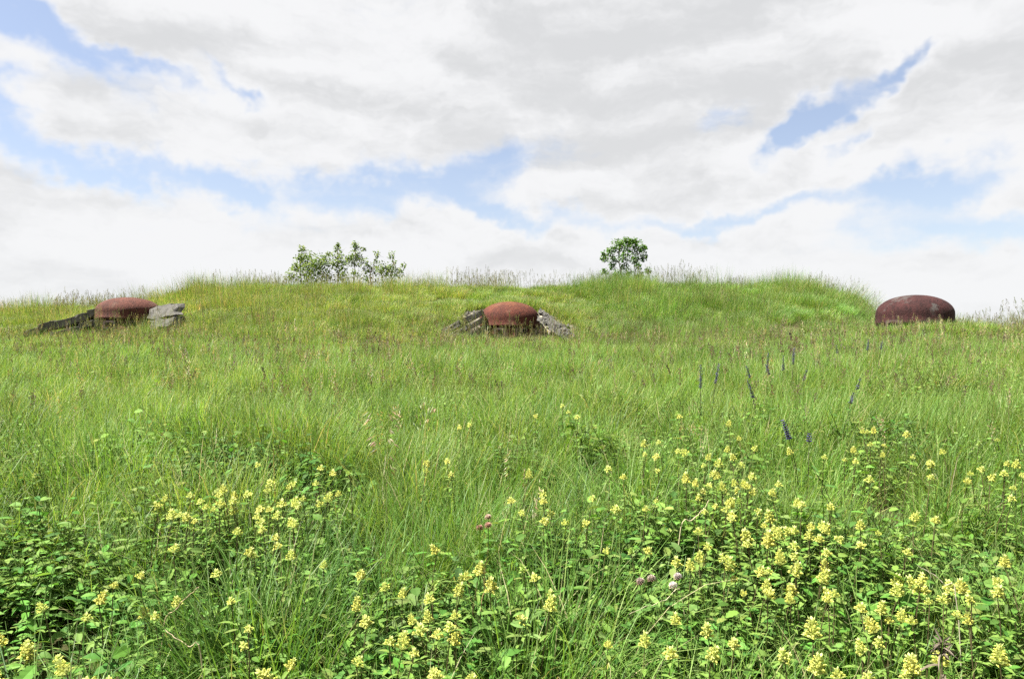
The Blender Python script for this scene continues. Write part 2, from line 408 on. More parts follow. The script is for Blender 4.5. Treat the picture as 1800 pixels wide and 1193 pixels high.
def wall(name, label, rows, mat, seed, jit=.013):
    t = empty(name, (0, 0, 0)); tag(t, label, 'wall', 'broken concrete walls beside the domes', 'thing')
    first = rows[0]
    base = at(*first[0][0], first[1][0]); t.location = (base.x, base.y, h1(base.x, base.y))
    for i, (quad, ys, dep) in enumerate(rows):
        o = slab(quad, ys, dep, jit, 'concrete_block', mat if not isinstance(mat, list) else mat[i % len(mat)], t, seed*100+i, .012)
        o.matrix_parent_inverse = Matrix.Translation(t.location).inverted()
    return t
# long stepped wall running down to the left of the left dome: top course of broken slabs, lower courses half buried
def stepped(x0, y0, x1, y1, n, hpx, d0, d1, depth, seed, gap=3, rough=2.5):
    r_ = random.Random(seed); rows = []; cuts = [x0+(x1-x0)*(i+r_.uniform(-.18, .18)*(0 < i < n))/n for i in range(n+1)]
    for i in range(n):
        a, b = cuts[i]+gap*.5, cuts[i+1]-gap*.5; lo, hi = sorted((a, b))
        off = r_.uniform(-rough, rough)
        f = lambda px: y0+(y1-y0)*(px-x0)/(x1-x0)+off
        g = lambda px: d0+(d1-d0)*(px-x0)/(x1-x0)
        hh = hpx*r_.uniform(.85, 1.1)
        rows.append(([(lo, f(lo)+hh), (hi, f(hi)+hh), (hi, f(hi)+r_.uniform(-1, 1)), (lo, f(lo)+r_.uniform(-1, 1))], (g(lo), g(hi), g(hi), g(lo)), depth*r_.uniform(.8, 1.1)))
    return rows
rows = stepped(180, 540, 42, 578, 5, 13, 19.6, 18.9, .55, 3) + stepped(184, 556, 64, 590, 5, 12, 19.35, 18.7, .5, 4) + stepped(190, 571, 90, 602, 4, 12, 19.1, 18.5, .5, 5)
wall('stepped_wall', 'long broken concrete wall stepping down left of the pinkish dome', rows, M_CONC, 1)
rows = [([(259, 560), (309, 553), (314, 531), (262, 536)], (19.15, 19.6, 20.5, 19.9), .5),
        ([(266, 577), (300, 571), (308, 555), (261, 562)], (18.8, 19.0, 19.55, 19.1), .6),
        ([(268, 606), (304, 604), (302, 573), (264, 579)], (18.7, 18.9, 19.0, 18.8), .7)]
wall('concrete_slab', 'pale grey concrete slab leaning against the right side of the pinkish dome', rows, M_CONC_PALE, 2, .035)
rows = [([(768, 594), (810, 572), (808, 561), (764, 585)], (19.0, 19.6, 19.65, 19.05), .4),
        ([(812, 571), (850, 552), (850, 541), (811, 560)], (19.65, 20.3, 20.35, 19.7), .4),
        ([(790, 597), (822, 580), (821, 571), (786, 588)], (18.85, 19.35, 19.4, 18.9), .4),
        ([(824, 579), (852, 565), (852, 554), (823, 570)], (19.4, 20.0, 20.0, 19.45), .4),
        ([(812, 602), (832, 592), (831, 581), (810, 591)], (18.8, 19.1, 19.15, 18.85), .4),
        ([(834, 599), (855, 592), (855, 568), (833, 580)], (19.2, 19.6, 19.7, 19.25), .4)]
wall('stepped_wall', 'dark stepped concrete wing wall left of the rust red dome', rows, M_CONC, 3)
rr_ = random.Random(8); rows = []
for i in range(15):                                    # crumbled wing: lumps of concrete strewn down the slope
    t = (i//2+rr_.uniform(-.3, .3))/7.5; lo = i % 2
    px = 952+56*t+rr_.uniform(-3, 3); py = 549+40*t+lo*rr_.uniform(8, 15)+rr_.uniform(-2, 2); ww = rr_.uniform(6, 11); hh = rr_.uniform(4, 7); yy = 20.35-1.2*t-lo*.25; k = .45
    rows.append(([(px-ww, py+hh-ww*k), (px+ww, py+hh+ww*k), (px+ww*.9, py-hh+ww*k), (px-ww*.9, py-hh-ww*k)], (yy, yy-.15, yy+.05, yy+.2), .35))
wall('stepped_wall', 'pale crumbling concrete wing wall right of the rust red dome', rows, M_CONC_PALE, 4, .04)
def make_rubble():
    m = MB(); r_ = random.Random(5); n = 0
    while n < 420:
        if r_.random() < .6: x, y = r_.uniform(-2.0, 2.0), r_.uniform(20.6, 22.4)
        else: x, y = r_.uniform(.8, 2.3), r_.uniform(19.4, 21.4)
        if np.hypot(x-DOMES['centre'][0], y-21) < .95 or bare_mask(np.array(x), np.array(y)) < .45: continue
        n += 1; s = r_.uniform(.015, .05)*(2.0 if r_.random() < .07 else 1); c = Vector((x, y, h1(x, y)+s*.25))
        rot = Euler((r_.random()*6, r_.random()*6, r_.random()*6)).to_matrix()
        vs = [c+rot@(Vector(p)*s*r_.uniform(.7, 1.2)) for p in ((1, 0, 0), (-1, .1, 0), (0, 1, .1), (0, -1, 0), (.1, 0, .7), (0, 0, -.7))]
        m.add(vs, [(0, 2, 4), (2, 1, 4), (1, 3, 4), (3, 0, 4), (2, 0, 5), (1, 2, 5), (3, 1, 5), (0, 3, 5)])
    tag(m.build('rubble', M_CONC_PALE), 'loose grey rubble on the bare soil round the rust red dome', 'rubble', kind='stuff')
make_rubble()

# ------------------------------------------------------------------ vegetation: prototypes
protos = bpy.data.collections.new('vegetation_prototypes')     # never linked to the scene; only instanced
def blade(m, base, h, w_, az, th0, th1, col, nseg=4, twist=0., power=1.3):
    """grass blade: ribbon whose lean grows from th0 at the root to th1 at the tip"""
    p = Vector(base); L = h; vs = []; fs = []
    d = Vector((math.cos(az), math.sin(az), 0)); side0 = Vector((-math.sin(az), math.cos(az), 0))
    for i in range(nseg+1):
        t = i/nseg; th = th0+(th1-th0)*t**power
        sd_ = (side0*math.cos(twist*t)+d*math.sin(twist*t)*.6)
        ww = w_*(1-t**2.2)*(0.75+.5*t if t < .5 else 1.0)
        if i == nseg: vs.append(p.copy())
        else: vs += [p-sd_*ww*.5, p+sd_*ww*.5]
        p = p+(d*math.sin(th)+Vector((0, 0, 1))*math.cos(th))*(L/nseg)
    for i in range(nseg-1): fs.append((2*i, 2*i+1, 2*i+3, 2*i+2))
    fs.append((2*nseg-2, 2*nseg-1, 2*nseg)); m.add(vs, fs, col)
    return vs[-1]
GREENS = [(.086, .176, .026), (.108, .203, .032), (.140, .236, .042), (.176, .262, .055), (.072, .145, .028), (.212, .285, .075)]
DRYS = [(.34, .30, .15), (.27, .23, .11), (.42, .37, .20)]
def tuft(name, n, rad, hmin, hmax, wmin, wmax, seed, dry=.05, nseg=4, lean=.25, droop=1.0):
    r_ = random.Random(seed); m = MB()
    for i in range(n):
        a = r_.random()*6.283; rr = rad*r_.random()**.62
        col = r_.choice(DRYS) if r_.random() < dry else r_.choice(GREENS)
        k = r_.uniform(.8, 1.2); col = tuple(c*k for c in col)
        az = a+r_.gauss(0, 1.0)
        th1 = r_.gauss(1.15, .6)*droop
        hh = hmin+(hmax-hmin)*r_.random()**1.15
        blade(m, (rr*math.cos(a), rr*math.sin(a), -.02), hh*(1.15 if r_.random() < .1 else 1), r_.uniform(wmin, wmax), az, abs(r_.gauss(0, lean)), th1, col, nseg, r_.gauss(0, .9))
    o = bpy.data.objects.new(name, m.mesh(name, M_GRASS)); protos.objects.link(o); return o
def spikelet(m, p, dirv, L, w_, col):
    d = dirv.normalized(); s = d.orthogonal().normalized(); s2 = d.cross(s)
    a = random.random()*3.14; s = s*math.cos(a)+s2*math.sin(a); n = d.cross(s)
    m.add([p, p+d*L*.45+s*w_*.5, p+d*L, p+d*L*.45-s*w_*.5, p+d*L*.45+n*w_*.35], [(0, 1, 4), (1, 2, 4), (2, 3, 4), (3, 0, 4)], col)
def seed_stalk(m, base, h, az, lean, kind, col, scol, r0, r_):
    d = Vector((math.cos(az), math.sin(az), 0)); p = Vector(base); pts = []
    n = 6
    for i in range(n+1):
        t = i/n; th = lean*(.2+1.0*t**2.2); pts.append(p.copy()); p = p+(d*math.sin(th)+Vector((0, 0, 1))*math.cos(th))*(h/n)
    m.tube(pts, [r0*(1-.6*i/n) for i in range(n+1)], scol, 3, cap=False)
    head = {'panicle': .26, 'spike': .14, 'nod': .22}[kind]*r_.uniform(.8, 1.2)
    k = {'panicle': 34, 'spike': 26, 'nod': 20}[kind]
    for i in range(k):
        t = 1-head*r_.random(); f = t*n; j = min(int(f), n-1); q = pts[j].lerp(pts[j+1], f-j)
        ax = (pts[j+1]-pts[j]).normalized(); a = r_.random()*6.283
        o1 = ax.orthogonal().normalized(); o2 = ax.cross(o1); out = o1*math.cos(a)+o2*math.sin(a)
        if kind == 'panicle':
            s = (1-t)/head; rr = h*.05*(.25+s)*r_.random(); q = q+out*rr+ax*rr*.8
            spikelet(m, q, ax+out*.4+Vector((0, 0, -.2)), .013*r_.uniform(.7, 1.2)*SPK, .004*SPK, tuple(c*r_.uniform(.75, 1.2) for c in col))
        elif kind == 'spike':
            spikelet(m, q+out*.0015, ax+out*.35, .012*SPK, .004*SPK, tuple(c*r_.uniform(.75, 1.2) for c in col))
        else:
            q = q+out*.008*r_.random()+d*.012*r_.random(); spikelet(m, q, d*.6+Vector((0, 0, -.5))+out*.3, .018*SPK, .0045*SPK, tuple(c*r_.uniform(.75, 1.2) for c in col))
SPK = 1.0
FARC = [(.16, .18, .065), (.22, .22, .09), (.13, .145, .055), (.12, .10, .055)]
BUFF = [(.34, .30, .17), (.42, .38, .23), (.28, .25, .13)]; PURP = [(.17, .12, .10), (.22, .15, .13), (.14, .10, .08)]
def stalks(name, n, rad, hmin, hmax, r0, kinds, cols, seed, spk):
    global SPK
    SPK = spk; r_ = random.Random(seed); random.seed(seed); m = MB()
    for i in range(n):
        a = r_.random()*6.283; rr = rad*math.sqrt(r_.random()); k = r_.uniform(.8, 1.2)
        sc = tuple(c*k for c in r_.choice([(.20, .23, .085), (.26, .25, .11), (.16, .20, .06)]))
        seed_stalk(m, (rr*math.cos(a), rr*math.sin(a), -.02), r_.uniform(hmin, hmax), r_.random()*6.283, abs(r_.gauss(.12, .18)), r_.choice(kinds), r_.choice(cols), sc, r0, r_)
    o = bpy.data.objects.new(name, m.mesh(name, M_GRASS)); protos.objects.link(o); return o
def leaf(m, base, d, L, w_, up, col, teeth=0, droop=.35, fold=.18, mat=0):
    """one leaf: toothed outline folded along its midrib and drooping to the tip"""
    d = d.normalized(); s = d.cross(up)
    if s.length < 1e-4: s = d.orthogonal()
    s.normalize(); n = s.cross(d).normalized()
    N = 5 if teeth == 0 else teeth
    mid = []; le = []; ri = []
    for i in range(N+1):
        t = i/N; wd = w_*.5*(math.sin(math.pi*min(1, t*.86+.10))**.8 if t < 1 else 0.02)
        c = base+d*(L*t)-n*(droop*L*t*t)
        jag = (1.0 if teeth == 0 else (1.12 if i % 2 else .84))
        mid.append(c); le.append(c+s*wd*jag+n*fold*wd); ri.append(c-s*wd*jag+n*fold*wd)
    vs = mid+le+ri; fs = []; k = N+1
    for i in range(N):
        fs.append((i, i+1, k+i+1, k+i)); fs.append((i+1, i, 2*k+i, 2*k+i+1))
    m.add(vs, fs, col, mat)
LEAFG = [(.085, .165, .028), (.11, .195, .036), (.14, .225, .045), (.065, .13, .025), (.17, .24, .06)]
def weed(name, nst, rad, h, L, ratio, seed, teeth=0, tri=False, dens=1.0):
    r_ = random.Random(seed); m = MB()
    for i in range(nst):
        a = r_.random()*6.283; rr = rad*math.sqrt(r_.random()); az = r_.random()*6.283; hh = h*r_.uniform(.55, 1.1)
        base = Vector((rr*math.cos(a), rr*math.sin(a), -.02)); dv = Vector((math.cos(az), math.sin(az), 0))
        pts = [base+dv*(hh*.35*t*t)+Vector((0, 0, hh*t)) for t in (0, .25, .5, .75, 1)]
        m.tube(pts, [.0022, .002, .0018, .0015, .001], (.09, .13, .035), 3)
        nl = max(3, int(dens*r_.randint(4, 7)))
        for k in range(nl):
            t = .25+.75*(k+.5*r_.random())/nl; q = base+dv*(hh*.35*t*t)+Vector((0, 0, hh*t)); la = az+k*2.4+r_.gauss(0, .3)
            dd = Vector((math.cos(la), math.sin(la), r_.uniform(-.1, .55))); col = tuple(c*r_.uniform(.85, 1.15) for c in r_.choice(LEAFG))
            LL = L*r_.uniform(.6, 1.15)*(1.15-.4*t)
            if tri:
                st = q+dd.normalized()*LL*.8; m.tube([q, st], .0009, col, 3)
                for b in (-1.5, 0, 1.5):
                    d3 = Vector((math.cos(la+b), math.sin(la+b), r_.uniform(-.1, .3))); leaf(m, st, d3, LL*.75, LL*.75*ratio, Vector((0, 0, 1)), col, teeth, .2)
            else: leaf(m, q, dd, LL, LL*ratio, Vector((r_.gauss(0, .3), r_.gauss(0, .3), 1)), col, teeth, r_.uniform(.1, .5))
    o = bpy.data.objects.new(name, m.mesh(name, M_LEAF)); protos.objects.link(o); return o

def scatter(name, label, cat, objs, pts, rot, scl, idx, tint):
    """one object of plant cover: a point per clump, instancing the prototypes"""
    col = bpy.data.collections.new(name+'_set')
    for o in objs: col.objects.link(o)
    order = sorted(range(len(objs)), key=lambda i: objs[i].name); rank = np.empty(len(objs), int); rank[order] = np.arange(len(objs))
    me = bpy.data.meshes.new(name); n = len(pts); me.vertices.add(n); me.vertices.foreach_set('co', np.asarray(pts, 'f').ravel())
    def attr(nm, ty, key, data): a = me.attributes.new(nm, ty, 'POINT'); a.data.foreach_set(key, data.ravel())
    attr('rot', 'FLOAT_VECTOR', 'vector', np.asarray(rot, 'f')); attr('scl', 'FLOAT_VECTOR', 'vector', np.asarray(scl, 'f'))
    attr('idx', 'INT', 'value', rank[np.asarray(idx, int)].astype('i'))
    attr('tint', 'FLOAT_COLOR', 'color', np.concatenate([np.asarray(tint, 'f'), np.ones((n, 1), 'f')], 1))
    o = bpy.data.objects.new(name, me); C.objects.link(o); tag(o, label, cat, kind='stuff')
    g = bpy.data.node_groups.new(name+'_nodes', 'GeometryNodeTree')
    g.interface.new_socket('Geometry', in_out='INPUT', socket_type='NodeSocketGeometry'); g.interface.new_socket('Geometry', in_out='OUTPUT', socket_type='NodeSocketGeometry')
    N = g.nodes; gi = N.new('NodeGroupInput'); go = N.new('NodeGroupOutput'); ip = N.new('GeometryNodeInstanceOnPoints'); ci = N.new('GeometryNodeCollectionInfo')
    ci.inputs['Collection'].default_value = col; ci.inputs['Separate Children'].default_value = True; ci.inputs['Reset Children'].default_value = True
    def named(nm, ty): q = N.new('GeometryNodeInputNamedAttribute'); q.data_type = ty; q.inputs['Name'].default_value = nm; return q.outputs['Attribute']
    ip.inputs['Pick Instance'].default_value = True
    g.links.new(gi.outputs[0], ip.inputs['Points']); g.links.new(ci.outputs[0], ip.inputs['Instance'])
    g.links.new(named('idx', 'INT'), ip.inputs['Instance Index'])
    e2r = N.new('FunctionNodeEulerToRotation'); g.links.new(named('rot', 'FLOAT_VECTOR'), e2r.inputs[0]); g.links.new(e2r.outputs[0], ip.inputs['Rotation'])
    g.links.new(named('scl', 'FLOAT_VECTOR'), ip.inputs['Scale']); g.links.new(ip.outputs[0], go.inputs[0])
    md = o.modifiers.new('scatter', 'NODES'); md.node_group = g
    return o

near_tufts = [tuft('near_tuft_%d' % i, 520, .19, .10, .42, .0022, .0050, 10+i, .06, 4, .36) for i in range(6)]
arch_tufts = [tuft('arch_tuft_%d' % i, 380, .17, .16, .50, .0022, .0046, 30+i, .07, 5, .4, 1.5) for i in range(3)]
mid_tufts = [tuft('mid_tuft_%d' % i, 680, .30, .10, .42, .0032, .0064, 40+i, .08, 4, .36) for i in range(5)]
far_tufts = [tuft('far_tuft_%d' % i, 900, .42, .09, .36, .005, .010, 50+i, .10, 3, .36) for i in range(6)]
crest_tufts = [tuft('crest_tuft_%d' % i, 240, .42, .30, .78, .0035, .0065, 170+i, .16, 4, .16, .55) for i in range(4)]
edge_tufts = [tuft('edge_tuft_%d' % i, 90, .16, .16, .36, .005, .010, 150+i, .12, 3) for i in range(4)]
near_stalks = [stalks('near_stalk_%d' % i, 3, .10, .42, .66, .0009, ['panicle', 'nod', 'spike'], BUFF+PURP[:1], 60+i, 1.0) for i in range(4)]
mid_stalks = [stalks('mid_stalk_%d' % i, 9, .34, .42, .72, .0015, ['panicle', 'spike', 'nod'], BUFF+PURP, 70+i, 1.35) for i in range(5)]
far_stalks = [stalks('far_stalk_%d' % i, 16, .55, .40, .90, .0022, ['panicle', 'spike', 'panicle'], FARC, 80+i, 1.7) for i in range(5)]
dock_stalks = [stalks('dock_%d' % i, 4, .28, .36, .62, .0018, ['spike', 'panicle'], [(.13, .085, .06), (.17, .12, .08), (.10, .075, .06)], 110+i, 1.5) for i in range(3)]
mid_weeds = [weed('mid_weed_%d' % i, 46, .30, .33, .034, .42, 120+i, 0, i == 2) for i in range(3)]
weeds = [weed('weed_oval_%d' % i, 20, .17, .29, .047, .52, 90+i) for i in range(3)] + [weed('weed_tooth_%d' % i, 18, .17, .30, .052, .60, 95+i, 7) for i in range(3)] + [weed('weed_trefoil_%d' % i, 20, .17, .24, .036, .72, 100+i, 0, True) for i in range(3)] + [weed('weed_narrow_%d' % i, 15, .14, .30, .06, .24, 105+i) for i in range(2)]

def wedge(density, ya, yb, margin=1.4):
    hw = .86*yb+margin; g = 1/math.sqrt(density)            # jittered grid: no bald gaps, no visible rows
    gx, gy = np.meshgrid(np.arange(-hw, hw, g), np.arange(ya, yb, g)); gx = gx.ravel(); gy = gy.ravel()
    x = gx+rng.uniform(0, 1.25, len(gx))*g; y = gy+rng.uniform(0, 1.25, len(gy))*g
    k = np.abs(x) < .86*y+margin; return x[k], y[k]
def clear_of(x, y):
    k = np.ones(len(x), bool)
    for dk, rr in (('left', .98), ('centre', 1.0), ('right', .98)):
        ax, ay = DOMES[dk]; k &= np.hypot(x-ax, y-ay) > rr
    return k & (rng.random(len(x)) > bare_mask(x, y)*1.02-.02)

# ---- photo positions of the yellow flower heads: x, y, size
FLOWERS = [int(v) for v in """145 1044 12 87 1060 10 121 1076 9 25 1109 13 4 1128 10 67 1118 9 63 1138 12 17 1154 12 116 1172 11 20 1186 10 251 1078 9 278 1074 6
310 1054 9 256 1000 5 192 1024 5 103 1148 6 156 1190 7 193 1183 4 432 965 9 473 963 9 547 983 9 371 1003 6 429 1039 6 632 999 12 665 1031 9 707 1035 8 623 1060 12
642 1081 9 717 1080 8 464 1152 11 485 1160 8 451 1186 9 688 1136 15 705 1126 5 678 1118 5 467 1114 5 620 1162 5 431 1100 5 772 965 8 827 989 12 808 1011 9 803 1029 12
827 1008 7 748 1012 5 772 1049 7 753 1069 12 739 1092 10 772 1103 7 782 1081 6 817 1066 6 807 1116 12 792 1153 10 813 1186 12 885 1023 10 939 1058 13 925 1080 11
966 1038 10 938 999 6 909 991 5 1064 1124 5 1189 976 10 1222 976 13 1209 993 9 1276 971 7 1288 983 11 1313 985 8 1344 996 6 1309 1013 6 1333 1023 7 1355 1027 10
1373 982 12 1395 996 11 1394 1024 13 1397 1050 9 1424 985 12 1209 1085 9 1232 1083 11 1248 1120 15 1201 1127 7 1132 1124 9 1321 1108 10 1397 1138 9 1376 1143 8
1432 1112 15 1423 1168 15 1311 1030 5 1437 1046 7 1394 964 8 1116 961 5 1454 966 7 1453 1012 13 1461 1026 8 1444 1038 7 1516 1062 6 1554 1064 12 1558 1082 6
1582 1082 10 1540 1098 11 1510 1115 8 1555 1128 9 1539 1144 9 1483 1177 6 1534 1178 6 1581 1039 10 1604 1024 11 1609 1013 8 1630 1008 9 1631 1029 14 1633 1046 8
1666 1019 7 1666 1037 7 1691 1026 8 1659 1053 11 1672 1071 6 1718 1038 13 1734 1046 8 1744 1029 12 1789 986 13 1791 1014 7 1724 1089 8 1656 1162 11 1579 1160 11
1599 1174 12 1626 1174 15 1764 1148 11 1788 1157 14 1661 1088 5 1587 962 6 1125 774 9 1140 790 8 1150 796 7 1193 786 6 1211 791 10 1228 794 10 1206 727 7 1197 723 5
1279 741 9 1304 766 9 1327 784 10 1283 787 8 1291 799 9 1303 812 10 1383 789 10 1261 811 11 1268 824 8 1246 828 9 1245 811 6 1213 840 11 1232 844 8 1242 848 7
1251 849 5 1270 854 12 1314 831 11 1295 845 12 1329 830 8 1324 841 9 1346 836 9 1334 843 7 1307 859 8 1322 859 9 1225 865 8 1240 859 6 1358 859 9 1284 882 11
1267 889 10 1279 894 7 1318 884 8 1305 900 10 1405 873 7 1426 882 9 1347 900 12 1366 914 8 1346 916 6 1381 918 7 1395 928 10 1246 928 10 1314 938 11 1328 945 7
1362 934 11 1359 951 14 1346 939 8 1419 938 10 1407 953 10 1419 922 7 1436 919 11 1226 953 7 1113 955 7 1088 832 6 1131 886 6 1128 870 5 1248 876 5 1297 874 5
1248 893 5 1168 770 5 1142 818 4 1516 753 9 1506 746 5 1548 755 12 1530 752 5 1530 775 9 1513 787 8 1544 775 5 1559 795 8 1585 793 8 1603 760 11 1658 790 10
1648 803 10 1523 836 11 1502 803 7 1489 801 5 1615 829 7 1751 806 8 1752 821 9 1763 826 8 1728 831 9 1724 818 7 1715 825 6 1710 841 7 1753 842 9 1796 812 9
1793 829 7 1791 866 9 1467 887 11 1449 881 7 1598 907 10 1631 907 7 1520 916 9 1476 931 10 1488 939 7 1470 943 7 1549 928 5 1572 934 5 1441 918 9 1441 794 6
1721 771 4 1747 765 4 833 742 9 805 746 6 823 738 5 939 726 6 1025 723 6 925 752 5 739 809 7 753 821 7 790 803 6 796 822 6 914 830 12 894 871 7 966 858 10
961 871 7 971 891 9 957 903 7 929 890 7 995 910 7 1021 865 6 1067 816 11 1071 883 7 1040 908 7 1062 957 6 1000 707 6 1008 717 5 459 809 6 573 813 7 583 825 7
609 824 5 558 844 9 586 854 8 599 861 8 582 873 7 485 842 11 495 838 7 486 855 11 511 849 9 515 871 10 522 879 7 509 873 7 547 868 9 561 873 10 317 866 8
349 861 8 362 865 8 384 858 7 390 855 6 405 854 10 404 864 9 415 860 7 424 871 9 379 873 7 389 880 10 378 886 9 356 884 6 284 881 8 288 900 11 308 897 9
327 902 10 415 895 9 397 923 10 457 909 10 459 918 8 475 903 9 476 887 6 520 913 10 510 914 6 295 957 7 449 887 6 438 902 6 495 954 6 469 936 6 345 909 4 446 968 6""".split()]
FLOWERS = [(FLOWERS[i], FLOWERS[i+1], FLOWERS[i+2]/10) for i in range(0, len(FLOWERS), 3)]
fr = random.Random(11); fpos = []
for px, py, s in FLOWERS:
    hgt = fr.uniform(.33, .40); x, y = hit(px, py, hgt-.02); fpos.append((x, y, hgt, s))
FXY = np.array([(f[0], f[1]) for f in fpos])
def near_flower(x, y, r):
    out = np.zeros(len(x))
    for a in range(0, len(x), 4000):
        d = np.hypot(x[a:a+4000, None]-FXY[None, :, 0], (y[a:a+4000, None]-FXY[None, :, 1]))
        out[a:a+4000] = np.clip(1-d.min(1)/r, 0, 1)
    return out
# hollows of lush weeds, shade painted into their tint: photo px, radius m
HOLLOWS = [(372, 775, .30), (1585, 745, .28), (1352, 715, .22), (575, 800, .16), (1010, 925, .14), (455, 765, .14)]
HXY = [(*hit(px, py, .28), r) for px, py, r in HOLLOWS]
def hollow(x, y):
    m = np.zeros(len(x))
    for hx, hy, r in HXY: m = np.maximum(m, 1-sm((np.hypot(x-hx, y-hy)/r-.5)/.5))
    return m

def tints(x, y):
    """how the sward itself varies: dry olive crest, fresh mid slope, lush foreground, random clumps"""
    n = len(x); t = np.ones((n, 3))
    t *= 1+(sm((y-16)/5)*sm((x-1.5)/2)*(1-sm((x-12)/2)))[:, None]*np.array([-.16, -.02, -.05])   # fresher band on the right of the crest
    dry = sm((y-15)/8)*(.55+.45*gn2(x, y, .45, 3))*(1-.55*sm((x-2)/3)*(1-sm((x-9)/3)))
    dry = np.clip(dry, 0, 1)
    t *= 1+dry[:, None]*(np.array([.30, .06, .25])-0)
    lush = (1-sm((y-1.5)/3.5))
    t *= 1+lush[:, None]*np.array([-.16, -.06, -.10])
    pt = gn2(x, y, 1.6, 7)*.5+gn2(x, y, .6, 5)*.5
    t *= 1+pt[:, None]*np.array([.16, .09, .10])
    t *= np.exp(rng.normal(0, .10, (n, 1)))
    t *= 1+rng.normal(0, .05, (n, 3))
    return np.clip(t, .3, 2.5)
def height_var(x, y):
    return 1+.20*gn2(x, y, 1.4, 2)+.13*gn2(x, y, 3.7, 6)
def place(x, y): return np.stack([x, y, H(x, y)], 1)
def slope_rots(x, y):
    e = .25; gx = (H(x+e, y)-H(x-e, y))/(2*e); gy = (H(x, y+e)-H(x, y-e))/(2*e); n = len(x)
    a = rng.uniform(0, 6.283, n); lx = gx*np.cos(a)+gy*np.sin(a); ly = -gx*np.sin(a)+gy*np.cos(a)
    return np.stack([np.arctan(ly), -np.arctan(lx), a], 1)
def rots(n, tilt): return np.stack([rng.normal(0, tilt, n), rng.normal(0, tilt, n), rng.uniform(0, 6.283, n)], 1)

